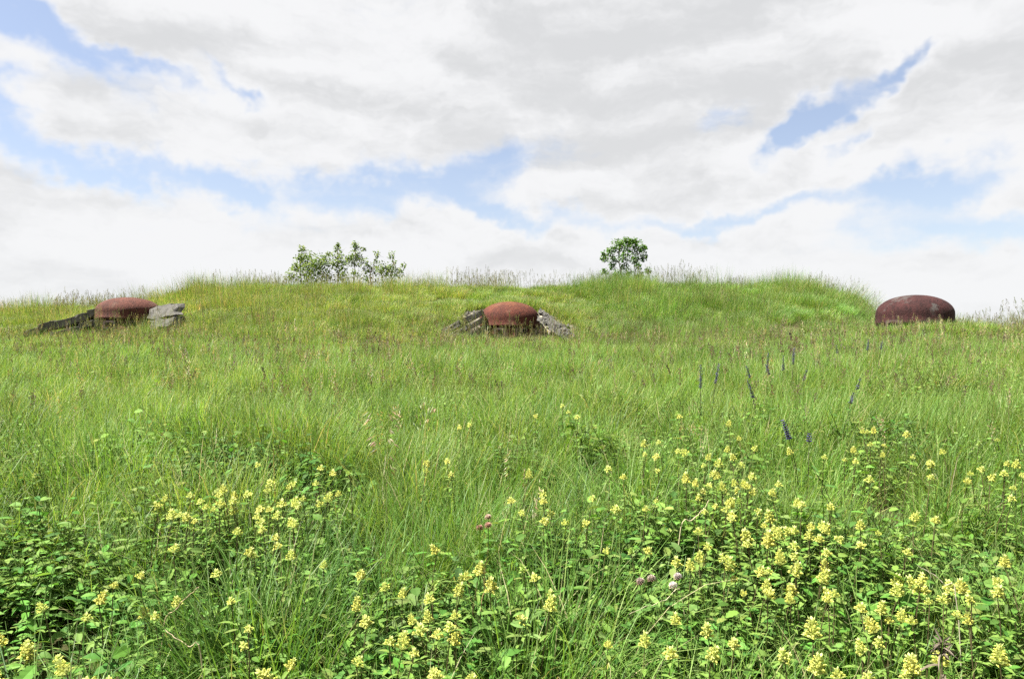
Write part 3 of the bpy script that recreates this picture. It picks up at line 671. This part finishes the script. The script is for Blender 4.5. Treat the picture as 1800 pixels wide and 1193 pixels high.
def make_cover():
    P = []; Rr = []; S = []; I = []; T = []; objs = near_tufts+arch_tufts+mid_tufts+far_tufts+edge_tufts+crest_tufts
    def put(x, y, ids, s, sx=None):
        n = len(x); P.append(place(x, y)); Rr.append(slope_rots(x, y)); sx = s if sx is None else sx
        S.append(np.stack([sx, sx, s], 1)); I.append(rng.choice(ids, n)); T.append(tints(x, y))
    NEAR = list(range(6)); ARCH = [6, 7, 8]; MID = list(range(9, 14)); FAR = list(range(14, 20)); EDGE = list(range(20, 24))
    def blocked(x, y, r):                              # plots that would overlap a dome or bare soil
        m = bare_mask(x, y)
        for a in np.arange(0, 6.28, .785): m = np.maximum(m, bare_mask(x+r*np.cos(a), y+r*np.sin(a)))
        return m > .25
    for dens, ya, yb, ids, pr in ((13, .75, 3.2, NEAR+ARCH, .2), (13, 3.2, 7, NEAR+NEAR+NEAR+ARCH[:1], .2), (6.6, 7, 13, MID, .3), (4.4, 13, 33, FAR, .42), (1.6, 33, 46, FAR, .42), (46, 14, 24, EDGE, 0), (2.6, 24.3, 28.5, [24, 25, 26, 27], .42), (1.8, 15, 24.3, [24, 25, 26, 27], .42), (2.2, 16.5, 24.6, [24, 25, 26, 27, 27], .42)):
        x, y = wedge(dens, ya, yb)
        if pr == 0:                                    # small tufts fill in where the big plots were refused
            k = blocked(x, y, .45) & clear_of(x, y)
        else: k = ~blocked(x, y, pr)
        x, y = x[k], y[k]
        ho = hollow(x, y); k = rng.random(len(x)) > ho*.85
        k &= (y > 5.5) | (rng.random(len(x)) < np.clip(.78+.6*gn2(x, y, 4.5, 23)+.3*sm((y-2.2)/2), .55, 1)); x, y = x[k], y[k]
        s = height_var(x, y)*rng.uniform(.75, 1.2, len(x))
        s *= 1-.10*near_flower(x, y, .22)
        s *= 1-.22*sm((y-19)/5)*(np.abs(x+.1) < 3.2)     # short turf over the centre dome
        s *= 1+.35*sm((y-23.5)/2)
        s *= 1+.28*sm((y-12)/3)*gn2(x, y, 2.3, 21)
        s *= 1-.35*hollow(x, y)
        for dk in ('centre',): s *= 1-.15*(np.hypot((x-DOMES[dk][0])/1.6, (y-DOMES[dk][1]+1.3)/1.1) < 1)
        if ids[0] == 24: keep = rng.random(len(x)) < np.clip(.42+.8*gn2(x, y, .9, 17), .06, 1); keep &= ~((y < 24.6) & (np.abs(x) < 3)); keep &= (len(ids) < 5) | ((x > 1.8) & (x < 11.5)); x, y, s = x[keep], y[keep], s[keep]*.95
        s = np.clip(s, .35, 1.6); put(x, y, ids, s, np.clip(s, .85, 1.2))
    for dk, n, sc_ in (('right', 150, 1.25), ('left', 110, 1.15), ('centre', 80, .8)):
        a = rng.uniform(3.3, 6.1, n); q = rng.uniform(1.02, 1.75, n)*.93; x = DOMES[dk][0]+q*np.cos(a); y = DOMES[dk][1]+q*np.sin(a); sv = rng.uniform(.7, 1.3, n)*sc_
        put(x, y, EDGE, sv, np.clip(sv, .8, 1.2))
    scatter('meadow_grass', 'tall green and straw coloured meadow grass covering the whole slope', 'grass', objs, np.concatenate(P), np.concatenate(Rr), np.concatenate(S), np.concatenate(I), np.concatenate(T))
    # flowering stalks
    P.clear(); Rr.clear(); S.clear(); I.clear(); T.clear(); objs = near_stalks+mid_stalks+far_stalks+dock_stalks
    for dens, ya, yb, ids in ((3.2, 1.3, 3.4, range(4)), (4, 3.4, 7, range(4)), (2.0, 4.5, 20, range(14, 17)), (2.6, 7, 14, range(4, 9)), (1.3, 14, 24.5, range(9, 14)), (3.6, 24.5, 28.5, range(9, 14)), (1.2, 28.5, 40, range(9, 14))):
        x, y = wedge(dens, ya, yb); k = clear_of(x, y); x, y = x[k], y[k]
        keep = rng.random(len(x)) < np.clip(.55+.6*gn2(x, y, .9, 9), .08, 1)*(1-.7*near_flower(x, y, .3))
        keep &= ~((y > 21) & (y < 24.5) & (np.abs(x) < 2.6) & (rng.random(len(x)) < .85))
        x, y = x[keep], y[keep]; n = len(x)
        P.append(place(x, y)); Rr.append(rots(n, .08)); s = rng.uniform(.75, 1.15, n)*height_var(x, y)
        S.append(np.stack([s, s, s], 1)); I.append(rng.choice(list(ids), n)); T.append(tints(x, y)*.5+.5)
    scatter('seeding_grass', 'thin buff and purplish seeding grass stalks standing above the sward', 'grass', objs, np.concatenate(P), np.concatenate(Rr), np.concatenate(S), np.concatenate(I), np.concatenate(T))
    # leafy herbs low in the sward
    P.clear(); Rr.clear(); S.clear(); I.clear(); T.clear()
    for dens, ya, yb in ((44, .85, 2.6), (13, 2.6, 4.6), (4, 4.6, 8)):
        x, y = wedge(dens, ya, yb); keep = rng.random(len(x)) < np.clip(.42+.85*gn2(x, y, 2.6, 11)+.35*near_flower(x, y, .3), np.where(y < 2.3, .25, .06), 1)
        x, y = x[keep], y[keep]; n = len(x); P.append(place(x, y)); Rr.append(rots(n, .15))
        s = rng.uniform(.7, 1.2, n); S.append(np.stack([s, s, s], 1)); I.append(rng.integers(0, len(weeds), n)); T.append(tints(x, y))
    x, y = wedge(14, .85, 2.5); n = len(x); P.append(place(x, y)); Rr.append(rots(n, .15)); s = rng.uniform(.6, 1.05, n)      # a thin even floor of small herbs
    S.append(np.stack([s, s, s], 1)); I.append(rng.integers(0, len(weeds), n)); T.append(tints(x, y))
    for dens, ya, yb in ((4.6, 3.4, 8), (3.6, 8, 18)):
        x, y = wedge(dens, ya, yb); keep = (rng.random(len(x)) < np.clip(.5+.8*gn2(x, y, 1.1, 13), .05, 1)) & (bare_mask(x, y) < .05)
        x, y = x[keep], y[keep]; n = len(x); P.append(place(x, y)); Rr.append(slope_rots(x, y))
        s = rng.uniform(.7, 1.2, n); S.append(np.stack([s, s, s], 1)); I.append(len(weeds)+rng.integers(0, 3, n)); T.append(tints(x, y)*rng.uniform(.8, 1.3, (n, 1)))
    for hx, hy, r in HXY:
        n = int(38*r*r*3.14)+2; a = rng.uniform(0, 6.283, n); q = r*.85*np.sqrt(rng.random(n)); x = hx+q*np.cos(a); y = hy+q*np.sin(a)
        P.append(place(x, y)); Rr.append(rots(n, .2)); s = rng.uniform(.7, 1.35, n); S.append(np.stack([s, s, s], 1)); I.append(rng.integers(0, len(weeds), n)); T.append(tints(x, y)*np.array([.6, .72, .7]))  # leaf tint darkened here to paint the shadow in each gap
    scatter('low_weeds', 'low leafy green weeds and clover leaves under the flowers', 'weeds', weeds+mid_weeds, np.concatenate(P), np.concatenate(Rr), np.concatenate(S), np.concatenate(I), np.concatenate(T))
make_cover()

# ------------------------------------------------------------------ yellow flowers
def petal_head(name, seed, whorls, bud=False):
    """spike of hooked yellow florets, each in a pale toothed bract"""
    r_ = random.Random(seed); m = MB(); UP = Vector((0, 0, 1))
    hgt = .0100*whorls+.004; hv = r_.uniform(-.05, .03)
    for wv in range(whorls):
        t = wv/max(1, whorls-1); z = .0100*wv; a0 = wv*math.pi/4+r_.uniform(-.25, .25); k = (1-.45*t**1.5)
        for i in range(4):
            a = a0+i*math.pi/2+r_.gauss(0, .12); d = Vector((math.cos(a), math.sin(a), 0)); c = Vector((0, 0, z))
            g = r_.uniform(.82, 1.12)
            pale = ((.59+hv)*g, .615*g, .205*g) if not bud else (.30*g, .42*g, .10*g)
            # bract, broad at the base and drawn out to a point
            leaf(m, c+d*.002, d+UP*(.35+1.2*t), .029*k*r_.uniform(.85, 1.15), .019*k, UP, pale, 5, .05, .5)
            if not bud or wv < 2:
                # calyx: flattened bladder
                q = c+d*.007*k+UP*.003; s = Vector((-d.y, d.x, 0)); cal = (.55*g, .57*g, .19*g)
                e = d*.9+UP*.6; e.normalize()
                m.add([q, q+e*.007*k+s*.0045*k, q+e*.013*k, q+e*.007*k-s*.0045*k, q+e*.006*k+UP*.004*k, q+e*.006*k-UP*.003*k], [(0, 1, 4), (1, 2, 4), (2, 3, 4), (3, 0, 4), (1, 0, 5), (2, 1, 5), (3, 2, 5), (0, 3, 5)], cal)
            if not bud and (t < .85 or r_.random() < .5):
                # corolla: curved tube ending in a hooked hood and a lip
                yel = ((.61+hv)*g, .60*g, .13*g); p0 = c+d*.013*k+UP*.008; pts = [p0, p0+(d*.6+UP*.7)*.007*k, p0+(d*1.2+UP*1.0)*.007*k, p0+(d*1.8+UP*.75)*.0075*k]
                m.tube(pts, [.0024*k, .0032*k, .0036*k, .0016*k], yel, 5)
                leaf(m, pts[1], d*.8-UP*.4, .009*k, .007*k, UP, yel, 0, .3)
    g = .95
    for i in range(5 if not bud else 4):                       # crown of young bracts
        a = i*1.257+seed; leaf(m, Vector((0, 0, hgt-.008)), Vector((math.cos(a)*.45, math.sin(a)*.45, 1)), .019*r_.uniform(.8, 1.2), .010, Vector((math.cos(a), math.sin(a), 0)), (.58*g, .63*g, .24*g) if not bud else (.30, .42, .11), 0, -.1, .3)
    return m.mesh(name, M_PETAL)
heads = [petal_head('flower_spike_mesh', 200+i, 3+(i % 3)) for i in range(9)]
big_heads = [petal_head('tall_flower_spike_mesh', 230+i, 5+i % 2) for i in range(6)]
buds = [petal_head('bud_spike_mesh', 260+i, 4, True) for i in range(2)]
small_heads = [petal_head('small_flower_spike_mesh', 280+i, 3) for i in range(3)]
STEM_L = .36
def stem_mesh(seed):
    r_ = random.Random(seed); m = MB(); bx, by = r_.gauss(0, .012), r_.gauss(0, .012)
    pts = [(bx*math.sin(math.pi*t), by*math.sin(math.pi*t), -.02+(STEM_L+.02)*t) for t in (0, .2, .4, .6, .8, 1)]
    m.tube(pts, [.0022, .0021, .002, .0018, .0016, .0013], (.10, .085, .04), 5); return m.mesh('flower_stem_mesh', M_PLANT)
stems = [stem_mesh(300+i) for i in range(4)]
def one_leaf(seed):
    r_ = random.Random(seed); m = MB(); leaf(m, Vector((0, 0, 0)), Vector((1, 0, .5)), .040, .011, Vector((0, 0, 1)), r_.choice(LEAFG[1:3]), 7, .55); return m.mesh('flower_leaf_mesh', M_PLANT)
leaf_meshes = [one_leaf(320+i) for i in range(3)]
def foliage_mesh(seed):
    r_ = random.Random(seed); m = MB()
    for k in range(5):
        z = STEM_L*(.42+.13*k); a0 = k*math.pi/2+r_.gauss(0, .2)
        for s in (0, math.pi):
            a = a0+s; leaf(m, Vector((0, 0, z)), Vector((math.cos(a), math.sin(a), .5)), .040*(1.1-.1*k), .0115, Vector((0, 0, 1)), tuple(c*r_.uniform(.85, 1.15) for c in r_.choice(LEAFG[1:3])), 7, .55)
    return m.mesh('flower_foliage_mesh', M_PLANT)
foliages = [foliage_mesh(340+i) for i in range(4)]
PATCHES = [  # test on photo position -> the clump it belongs to
    (lambda x, y: x < 210 and y > 1040, 'bottom left clump'),
    (lambda x, y: x < 340 and y > 990, 'weedy group beside bottom-left clump'),
    (lambda x, y: x < 620 and y < 975 and y > 835, 'left flower patch'),
    (lambda x, y: x < 620 and y <= 835, 'stragglers above left patch'),
    (lambda x, y: x < 600, 'stragglers below left patch'),
    (lambda x, y: x < 900 and y > 955, 'bottom centre clump'),
    (lambda x, y: x < 1080 and y > 975, 'clump right of brown stalk'),
    (lambda x, y: x < 1090 and y > 800, 'loose middle group'),
    (lambda x, y: x < 1090, 'far middle group upslope'),
    (lambda x, y: x < 1460 and y < 800, 'large right patch top'),
    (lambda x, y: x < 1460 and y < 905, 'large right patch centre'),
    (lambda x, y: x < 1480 and y < 1060, 'large right patch base'),
    (lambda x, y: x < 1480, 'bottom group under right patch'),
    (lambda x, y: y < 850 and x < 1640, 'group below dark dome'),
    (lambda x, y: y < 880, 'small right-edge group'),
    (lambda x, y: y < 975, 'scatter right of large patch'),
    (lambda x, y: y < 1100, 'clump behind withered thistle'),
    (lambda x, y: True, 'clump below withered thistle')]
ORD = ['', 'second', 'third', 'fourth', 'fifth', 'sixth', 'seventh', 'eighth', 'ninth', 'tenth']
def flower_labels():
    kind = lambda s: 'tall yellow spike' if s >= 1.15 else 'pale yellow spike' if s >= .75 else 'small yellow head' if s >= .58 else 'tiny yellowish bud'
    cls = {}
    for i, (px, py, s) in enumerate(FLOWERS): cls.setdefault((next(w_ for f, w_ in PATCHES if f(px, py)), kind(s)), []).append(i)
    out = {}
    for (where, word), ids in cls.items():
        ids.sort(key=lambda i: FLOWERS[i][1]); nr = 1 if len(ids) <= 5 else 2 if len(ids) <= 12 else 3 if len(ids) <= 21 else 4
        names = {1: [''], 2: ['upper row of ', 'lower row of '], 3: ['top row of ', 'middle row of ', 'bottom row of '], 4: ['top row of ', 'second row of ', 'third row of ', 'bottom row of ']}[nr]
        per = math.ceil(len(ids)/nr)
        for r in range(nr):
            row = sorted(ids[r*per:(r+1)*per], key=lambda i: FLOWERS[i][0]); n = len(row)
            for k, i in enumerate(row):
                o = '' if n == 1 else ', leftmost' if k == 0 else ', rightmost' if k == n-1 else ', %s from left' % ORD[k]
                out[i] = (word+o+' in '+names[r]+where, where)
    return out
def make_flowers():
    r_ = random.Random(21); LB = flower_labels()
    for fi, ((px, py, s0), (x, y, hgt, s)) in enumerate(zip(FLOWERS, fpos)):
        z = h1(x, y); lab, where = LB[fi]
        if s >= 1.15: me = r_.choice(big_heads); hs = s/1.2
        elif s >= .75: me = r_.choice(heads); hs = s/.95
        elif s >= .58: me = r_.choice(small_heads); hs = s/.65
        else: me = r_.choice(small_heads) if r_.random() < .55 else r_.choice(buds); hs = s/.6
        hs = min(1.25, max(.75, hs))*r_.uniform(.54, .72)
        near = y < 2.3 and s > .55
        t = empty('yellow_rattle', (x, y, z), r_.random()*6.28); t.rotation_euler = (r_.gauss(0, .07), r_.gauss(0, .07), r_.random()*6.28)
        tag(t, lab, 'flower', 'yellow rattle, '+where)
        k = (hgt-.045)/STEM_L
        link('stem', r_.choice(stems), t, sc=(1, 1, k))
        link('flower_head', me, t, (0, 0, hgt-.047), (r_.gauss(0, .26), r_.gauss(0, .26), r_.random()*6.28), hs)
        if near:
            for j in range(4):
                zz = STEM_L*k*(.50+.16*j); a0 = j*math.pi/2
                for sd_ in (0, math.pi): link('leaf', r_.choice(leaf_meshes), t, (0, 0, zz), (r_.gauss(0, .1), r_.gauss(0, .15), a0+sd_+r_.gauss(0, .15)), r_.uniform(.85, 1.15)*(1.12-.1*j))
        else: link('foliage', r_.choice(foliages), t, sc=(1, 1, k))
make_flowers()

# ------------------------------------------------------------------ blue meadow sage
def sage(px, top, L, h, lean, az, vivid, label):
    lean = min(lean, .16); vivid = min(1, vivid+.3); x, y = hit(px, top, h-.01); z = h1(x, y); t = empty('meadow_sage', (x, y, z)); tag(t, label, 'flower', 'blue sage spikes')
    r_ = random.Random(int(px*7+top)); m = MB(); d = Vector((math.cos(az), math.sin(az), 0)); UP = Vector((0, 0, 1))
    P = lambda q: d*(lean*h*q**2.2)+UP*(h*q*(1-.25*abs(lean)*q)-.02)
    m.tube([P(i/7) for i in range(8)], [.003-.0018*i/7 for i in range(8)], (.09, .085, .05), 5); m.build('stem', M_PLANT, t)
    L *= .82; f = MB(); n = int(L/.011)
    for i in range(n):
        q = 1-(L/h)*i/n; c = P(q); ax = (P(min(1, q+.02))-P(q-.02)).normalized(); o1 = ax.orthogonal().normalized(); o2 = ax.cross(o1); wd = .45+.55*i/n
        for k in range(5):
            a = i*.6+k*1.257+r_.gauss(0, .2); out = o1*math.cos(a)+o2*math.sin(a); g = r_.uniform(.7, 1.25)
            dark = (.075*g, .068*g, .125*g); blue_ = (.14*g, .11*g, .36*g)
            leaf(f, c, out+ax*.8, .018*wd, .012*wd, ax, dark, 0, .2)
            if r_.random() < vivid: 
                p0 = c+out*.004; f.tube([p0, p0+(out+ax*.8)*.006*wd, p0+(out*2+ax*.7)*.006*wd], [.0022, .0034*wd, .0016], blue_, 4)
    f.build('flower_spike', M_PETAL, t)
    lf = MB()
    for k in range(4):
        q = .12+.13*k; a = k*1.57
        for s in (0, math.pi): leaf(lf, P(q), Vector((math.cos(a+s), math.sin(a+s), .4)), .075*(1-.15*k), .030*(1-.15*k), UP, (.07, .13, .045), 7, .5)
    lf.build('foliage', M_PLANT, t)
SAGE = [(1523, 594, .16, .58, .04, 0, .75, 'bright violet sage spike nearest below the dark purple brown dome'),
        (1542, 597, .12, .56, .10, 0, .45, 'short violet sage spike just right of the bright violet one'),
        (1474, 604, .12, .54, .05, 2, .4, 'faint violet sage spike left of the bright violet one'),
        (1347, 616, .22, .62, .03, 0, .30, 'tallest straight dark blue sage spike in the middle sage cluster'),
        (1329, 637, .14, .52, .45, 3.1, .22, 'dark sage spike leaning left in the middle sage cluster'),
        (1362, 634, .13, .52, .40, 3.3, .2, 'curved dark sage spike between the two upright ones'),
        (1376, 622, .17, .58, .04, 1, .18, 'thin upright dark sage spike right of the tallest one'),
        (1391, 607, .20, .64, .05, 0.2, .30, 'highest dark sage spike with a pale fleck, right of the cluster'),
        (1403, 645, .12, .48, .5, .1, .15, 'dark sage spike leaning right at the cluster edge'),
        (1231, 638, .22, .56, .03, 1, .30, 'slim dark blue sage spike, left of the separate pair'),
        (1250, 634, .19, .58, .10, 0, .30, 'dark blue sage spike, right of the separate pair'),
        (1332, 660, .18, .48, .35, 3.3, .05, 'brown faded sage stalk leaning below the middle cluster'),
        (1406, 728, .13, .50, .22, 3.1, .65, 'near sage spike with vivid blue flowers above the yellow patch'),
        (1420, 757, .06, .42, .1, 1, .8, 'small cluster of vivid blue sage flowers beneath the near spike'),
        (1494, 658, .12, .50, .6, .1, .1, 'dark sage stalk bent over, right of the middle cluster'),
        (1484, 684, .10, .44, .5, .2, .1, 'short dark bent sage stalk in pale grass below the curved one')]
for a in SAGE: sage(*a)

# ------------------------------------------------------------------ clover heads, dead thistle, dry stalks
def clover(px, py, col, label):
    h = .33; x, y = hit(px, py, h); t = empty('clover_flower', (x, y, h1(x, y))); tag(t, label, 'flower', 'round clover heads')
    m = MB(); m.tube([(0, 0, -.02), (.004, 0, .15), (0, 0, h)], .0014, (.10, .15, .04), 4); m.build('stem', M_PLANT, t)
    f = MB(); r_ = random.Random(px)
    for i in range(60):
        zz = 1-1.7*(i+.5)/60; a = i*2.4; q = math.sqrt(max(0, 1-zz*zz)); d = Vector((q*math.cos(a), q*math.sin(a), zz*.9+.25)); g = r_.uniform(.75, 1.15)
        leaf(f, Vector((0, 0, h))+d*.003, d, .011, .0045, Vector((0, 0, 1)) if abs(zz) < .9 else Vector((1, 0, 0)), tuple(c*g for c in (col if zz > -.2 else (col[0]*.6, col[1]*.45, col[2]*.4))), 0, .0)
    f.build('flower_head', M_PETAL, t)
    l = MB()
    for b in range(3): leaf(l, Vector((0, 0, h*.75)), Vector((math.cos(b*2.1), math.sin(b*2.1), .2)), .028, .020, Vector((0, 0, 1)), (.09, .18, .04), 0, .2)
    l.build('foliage', M_PLANT, t)
for a in [(858, 910, (.50, .36, .30), 'upper pale pink clover head above the brown dry stalk'), (858, 925, (.42, .24, .20), 'lower brownish pink clover head above the brown dry stalk'),
          (843, 929, (.32, .17, .14), 'dull brown clover head beside the two pinkish ones'), (1191, 1015, (.48, .42, .42), 'pale clover head, upper right of the pinkish white four'),
          (1183, 1032, (.58, .52, .52), 'whitest clover head, lowest of the pinkish white four'), (1126, 1022, (.34, .26, .25), 'greyish clover head, leftmost of the pinkish white four'),
          (1145, 1018, (.36, .30, .26), 'dull faded clover head, second of the pinkish white four')]: clover(*a)
def thistle():
    h = .42; x, y = hit(1656, 1098, h); t = empty('dead_thistle', (x, y, h1(x, y))); tag(t, 'withered grey brown thistle with curled dead leaves at bottom right', 'thistle')
    m = MB(); m.tube([(-.02, -.02, -.02), (-.012, -.01, .16), (-.004, 0, .30), (0, 0, h)], [.006, .005, .0045, .003], (.11, .10, .05), 6); m.build('stem', M_DRY, t)
    r_ = random.Random(3); f = MB()
    for i in range(46):
        a = r_.random()*6.283; z = h-.035*r_.random(); d = Vector((math.cos(a), math.sin(a), r_.gauss(.25, .5))); g = r_.uniform(.6, 1.25)
        leaf(f, Vector((0, 0, z)), d, r_.uniform(.02, .045), .006, Vector((r_.gauss(0, .5), r_.gauss(0, .5), 1)), (.135*g, .112*g, .085*g), 5, r_.uniform(-.6, 1.0), .6)
    f.build('dead_head', M_DRY, t)
    for k in range(5):
        a = k*1.3+.4; l = MB(); base = Vector((0, 0, h-.03-.02*k)); leaf(l, base, Vector((math.cos(a), math.sin(a), .35)), .06, .012, Vector((0, 0, 1)), (.11, .092, .065), 9, .8, .7); l.build('dead_leaf', M_DRY, t)
thistle()
[o for o in C.objects if o.name == 'dead_thistle'][0].scale = (.85, .85, .9)
def stalk(pts, h0, h1_, rad, col, label, y_shift=0):
    """dry stalk through photo points; heights above ground run from h0 to h1_"""
    n = len(pts); w_ = []
    for i, (px, py) in enumerate(pts):
        hh = h0+(h1_-h0)*i/(n-1); x, y = hit(px, py, hh); w_.append(Vector((x, y, h1(x, y)+hh)))
    d0 = (w_[0]-w_[1]); d0.z = 0
    root = w_[0]+d0*.6; root.z = h1(root.x, root.y)-.02
    pp = [root]+w_; o = pp[0]; m = MB(); k = len(pp); r_ = random.Random(pts[0][0])
    sm_ = []
    for i in range(k-1):                               # Catmull-Rom through the sighted points
        a, b, c, e = pp[max(i-1, 0)], pp[i], pp[i+1], pp[min(i+2, k-1)]
        for j in range(5):
            t = j/5; sm_.append(.5*((2*b)+(c-a)*t+(2*a-5*b+4*c-e)*t*t+(3*b-a-3*c+e)*t**3)+Vector((r_.gauss(0, .0012), r_.gauss(0, .0012), r_.gauss(0, .0012))))
    sm_.append(pp[-1]); q = len(sm_)
    m.tube([p-o for p in sm_], [rad*(1-.55*i/(q-1)) for i in range(q)], col, 5)
    ob = m.build('dry_stalk', M_DRY); ob.location = o; tag(ob, label, 'stalk', 'dry stalks lying in the grass')
stalk([(833, 1135), (842, 1090), (850, 1040), (853, 1000), (858, 966)], .14, .47, .0024, (.24, .17, .09), 'upright brown dry stalk among yellow flowers at bottom centre')
stalk([(1197, 926), (1214, 916), (1230, 902), (1240, 890), (1246, 878)], .26, .34, .0020, (.46, .40, .26), 'curved pale straw lying across the grass left of the large right patch')
stalk([(1682, 1048), (1660, 1028), (1640, 1011), (1612, 994)], .36, .43, .0016, (.36, .33, .24), 'thin whitish straw crossing the flowers above the withered thistle')
stalk([(287, 1102), (305, 1076), (325, 1054), (350, 1031)], .24, .40, .0018, (.40, .31, .20), 'thin brown dry stem rising right beside the bottom left clump')
stalk([(352, 1149), (330, 1136), (310, 1122), (290, 1107)], .26, .32, .0021, (.34, .29, .18), 'pale dry twig slanting down to the right at bottom left')
stalk([(1198, 1046), (1170, 1056), (1140, 1067), (1106, 1080)], .28, .34, .0013, (.50, .45, .30), 'fine pale stalk lying below the pinkish white clover heads')
stalk([(1545, 940), (1548, 900), (1548, 860), (1546, 828)], .12, .52, .0016, (.22, .15, .10), 'thin upright dark brown stalk in pale grass right of the large patch')

# ------------------------------------------------------------------ shrubs and sapling on the crest
def shrub(name, label, cat, clusters, ydist, leafL, cols, roots, seed, dens, depth):
    r_ = random.Random(seed); cen = [(at(px, py, ydist+r_.gauss(0, depth)), r*ydist/FPX) for px, py, r in clusters]
    rx = sum(c.x for c, _ in cen)/len(cen); t = empty(name, (rx, ydist, h1(rx, ydist))); tag(t, label, cat, 'woody plants on the crest')
    O = Vector(t.location); feet = [Vector((at(px, 0, ydist).x, ydist, 0)) for px in roots]
    for f in feet: f.z = h1(f.x, f.y)-.05
    lv = MB(); groups = [[] for _ in feet]
    for c, rad in cen:
        k = min(range(len(feet)), key=lambda i: abs(feet[i].x-c.x)+r_.random()*.3); groups[k].append((c, rad))
        n = int(dens*(rad/.024)**1.55)+7
        for i in range(n):
            a = r_.random()*6.283; z = r_.uniform(-1, 1); q = math.sqrt(1-z*z); rr = rad*r_.random()**.45
            p = c+Vector((q*math.cos(a), q*math.sin(a), z))*rr; d = Vector((r_.gauss(0, 1), r_.gauss(0, 1), r_.gauss(.1, .7)))
            g = r_.uniform(.75, 1.25); leaf(lv, p-O, d, leafL*r_.uniform(.6, 1.15), leafL*.58*r_.uniform(.8, 1.15), Vector((r_.gauss(0, .5), r_.gauss(0, .5), 1)), tuple(v*g for v in r_.choice(cols)), 0, .25)
    trunk = MB(); br = MB()
    for f, gr in zip(feet, groups):
        if not gr: continue
        topz = max(c.z for c, _ in gr); mx = sum(c.x for c, _ in gr)/len(gr); my = sum(c.y for c, _ in gr)/len(gr)
        tip = Vector((mx, my, f.z+(topz-f.z)*.75)); spine = [f.lerp(tip, i/5)+Vector((r_.gauss(0, .03), r_.gauss(0, .03), 0))*(0 < i) for i in range(6)]
        trunk.tube([p-O for p in spine], [.032-.004*i for i in range(6)], (1, 1, 1), 6)
        for c, rad in gr:
            s = min(spine, key=lambda p: abs(p.z-(c.z-.45*abs(c.x-p.x)-.15))); mid = s.lerp(c, .5)+Vector((0, 0, .06))
            br.tube([s-O, mid-O, c-O], [.014, .010, .005], (1, 1, 1), 5)
            for j in range(3):
                e = c+Vector((r_.gauss(0, .7), r_.gauss(0, .7), r_.gauss(.3, .6)))*rad; br.tube([c-O, e-O], [.005, .002], (1, 1, 1), 4)
    trunk.build('trunk', M_BARK, t); br.build('branches', M_BARK, t); lv.build('crown', M_PLANT, t)
SC = [(.10, .16, .04), (.135, .20, .05), (.075, .125, .035), (.19, .24, .075)]
shrub('shrub', 'leafy green shrub, leftmost and densest of the group on the crest', 'shrub', [(531, 438, 8), (540, 454, 16), (533, 464, 20), (548, 470, 22), (563, 460, 15), (564, 475, 18), (512, 484, 13), (544, 486, 25), (569, 456, 10), (520, 470, 10), (575, 485, 14), (528, 452, 7)], 28.2, .098, SC, [530, 552], 1, 2.6, .25)
shrub('shrub', 'two-peaked open shrub in the middle of the crest group', 'shrub', [(594, 438, 9), (594, 430, 5), (591, 453, 15), (601, 462, 15), (598, 475, 13), (612, 454, 9), (623, 435, 9), (625, 429, 7), (624, 446, 10), (620, 459, 13), (631, 454, 8), (639, 437, 5), (585, 464, 9), (578, 446, 5), (600, 488, 14), (622, 480, 8)], 28.4, .098, SC, [596, 620], 2, 2.1, .25)
shrub('shrub', 'sparse low shrub with thin upright shoots, rightmost of the crest group', 'shrub', [(639, 462, 12), (649, 470, 13), (663, 446, 7), (663, 470, 14), (674, 472, 14), (687, 448, 8), (693, 460, 5), (687, 472, 12), (700, 480, 11), (710, 467, 6), (645, 486, 18), (679, 484, 20), (660, 458, 4), (706, 476, 6)], 28.0, .095, SC, [652, 682], 3, 1.9, .25)
DC = [(.065, .15, .03), (.085, .175, .035), (.055, .12, .03), (.11, .19, .04)]
shrub('sapling', 'dense dark green sapling standing alone on the crest', 'tree', [(1100, 434, 17), (1083, 431, 12), (1117, 431, 14), (1129, 437, 9), (1134, 434, 5), (1072, 443, 11), (1063, 453, 8), (1060, 446, 4), (1078, 456, 9), (1096, 452, 10), (1113, 453, 11), (1129, 453, 8), (1136, 450, 4), (1076, 468, 7), (1097, 467, 8), (1121, 466, 8), (1062, 478, 7), (1139, 475, 6), (1103, 481, 11), (1108, 423, 8), (1099, 421, 5), (1092, 426, 7), (1117, 424, 5), (1085, 484, 10), (1124, 484, 8)], 27.6, .098, DC, [1098, 1106], 4, 3.6, .3)
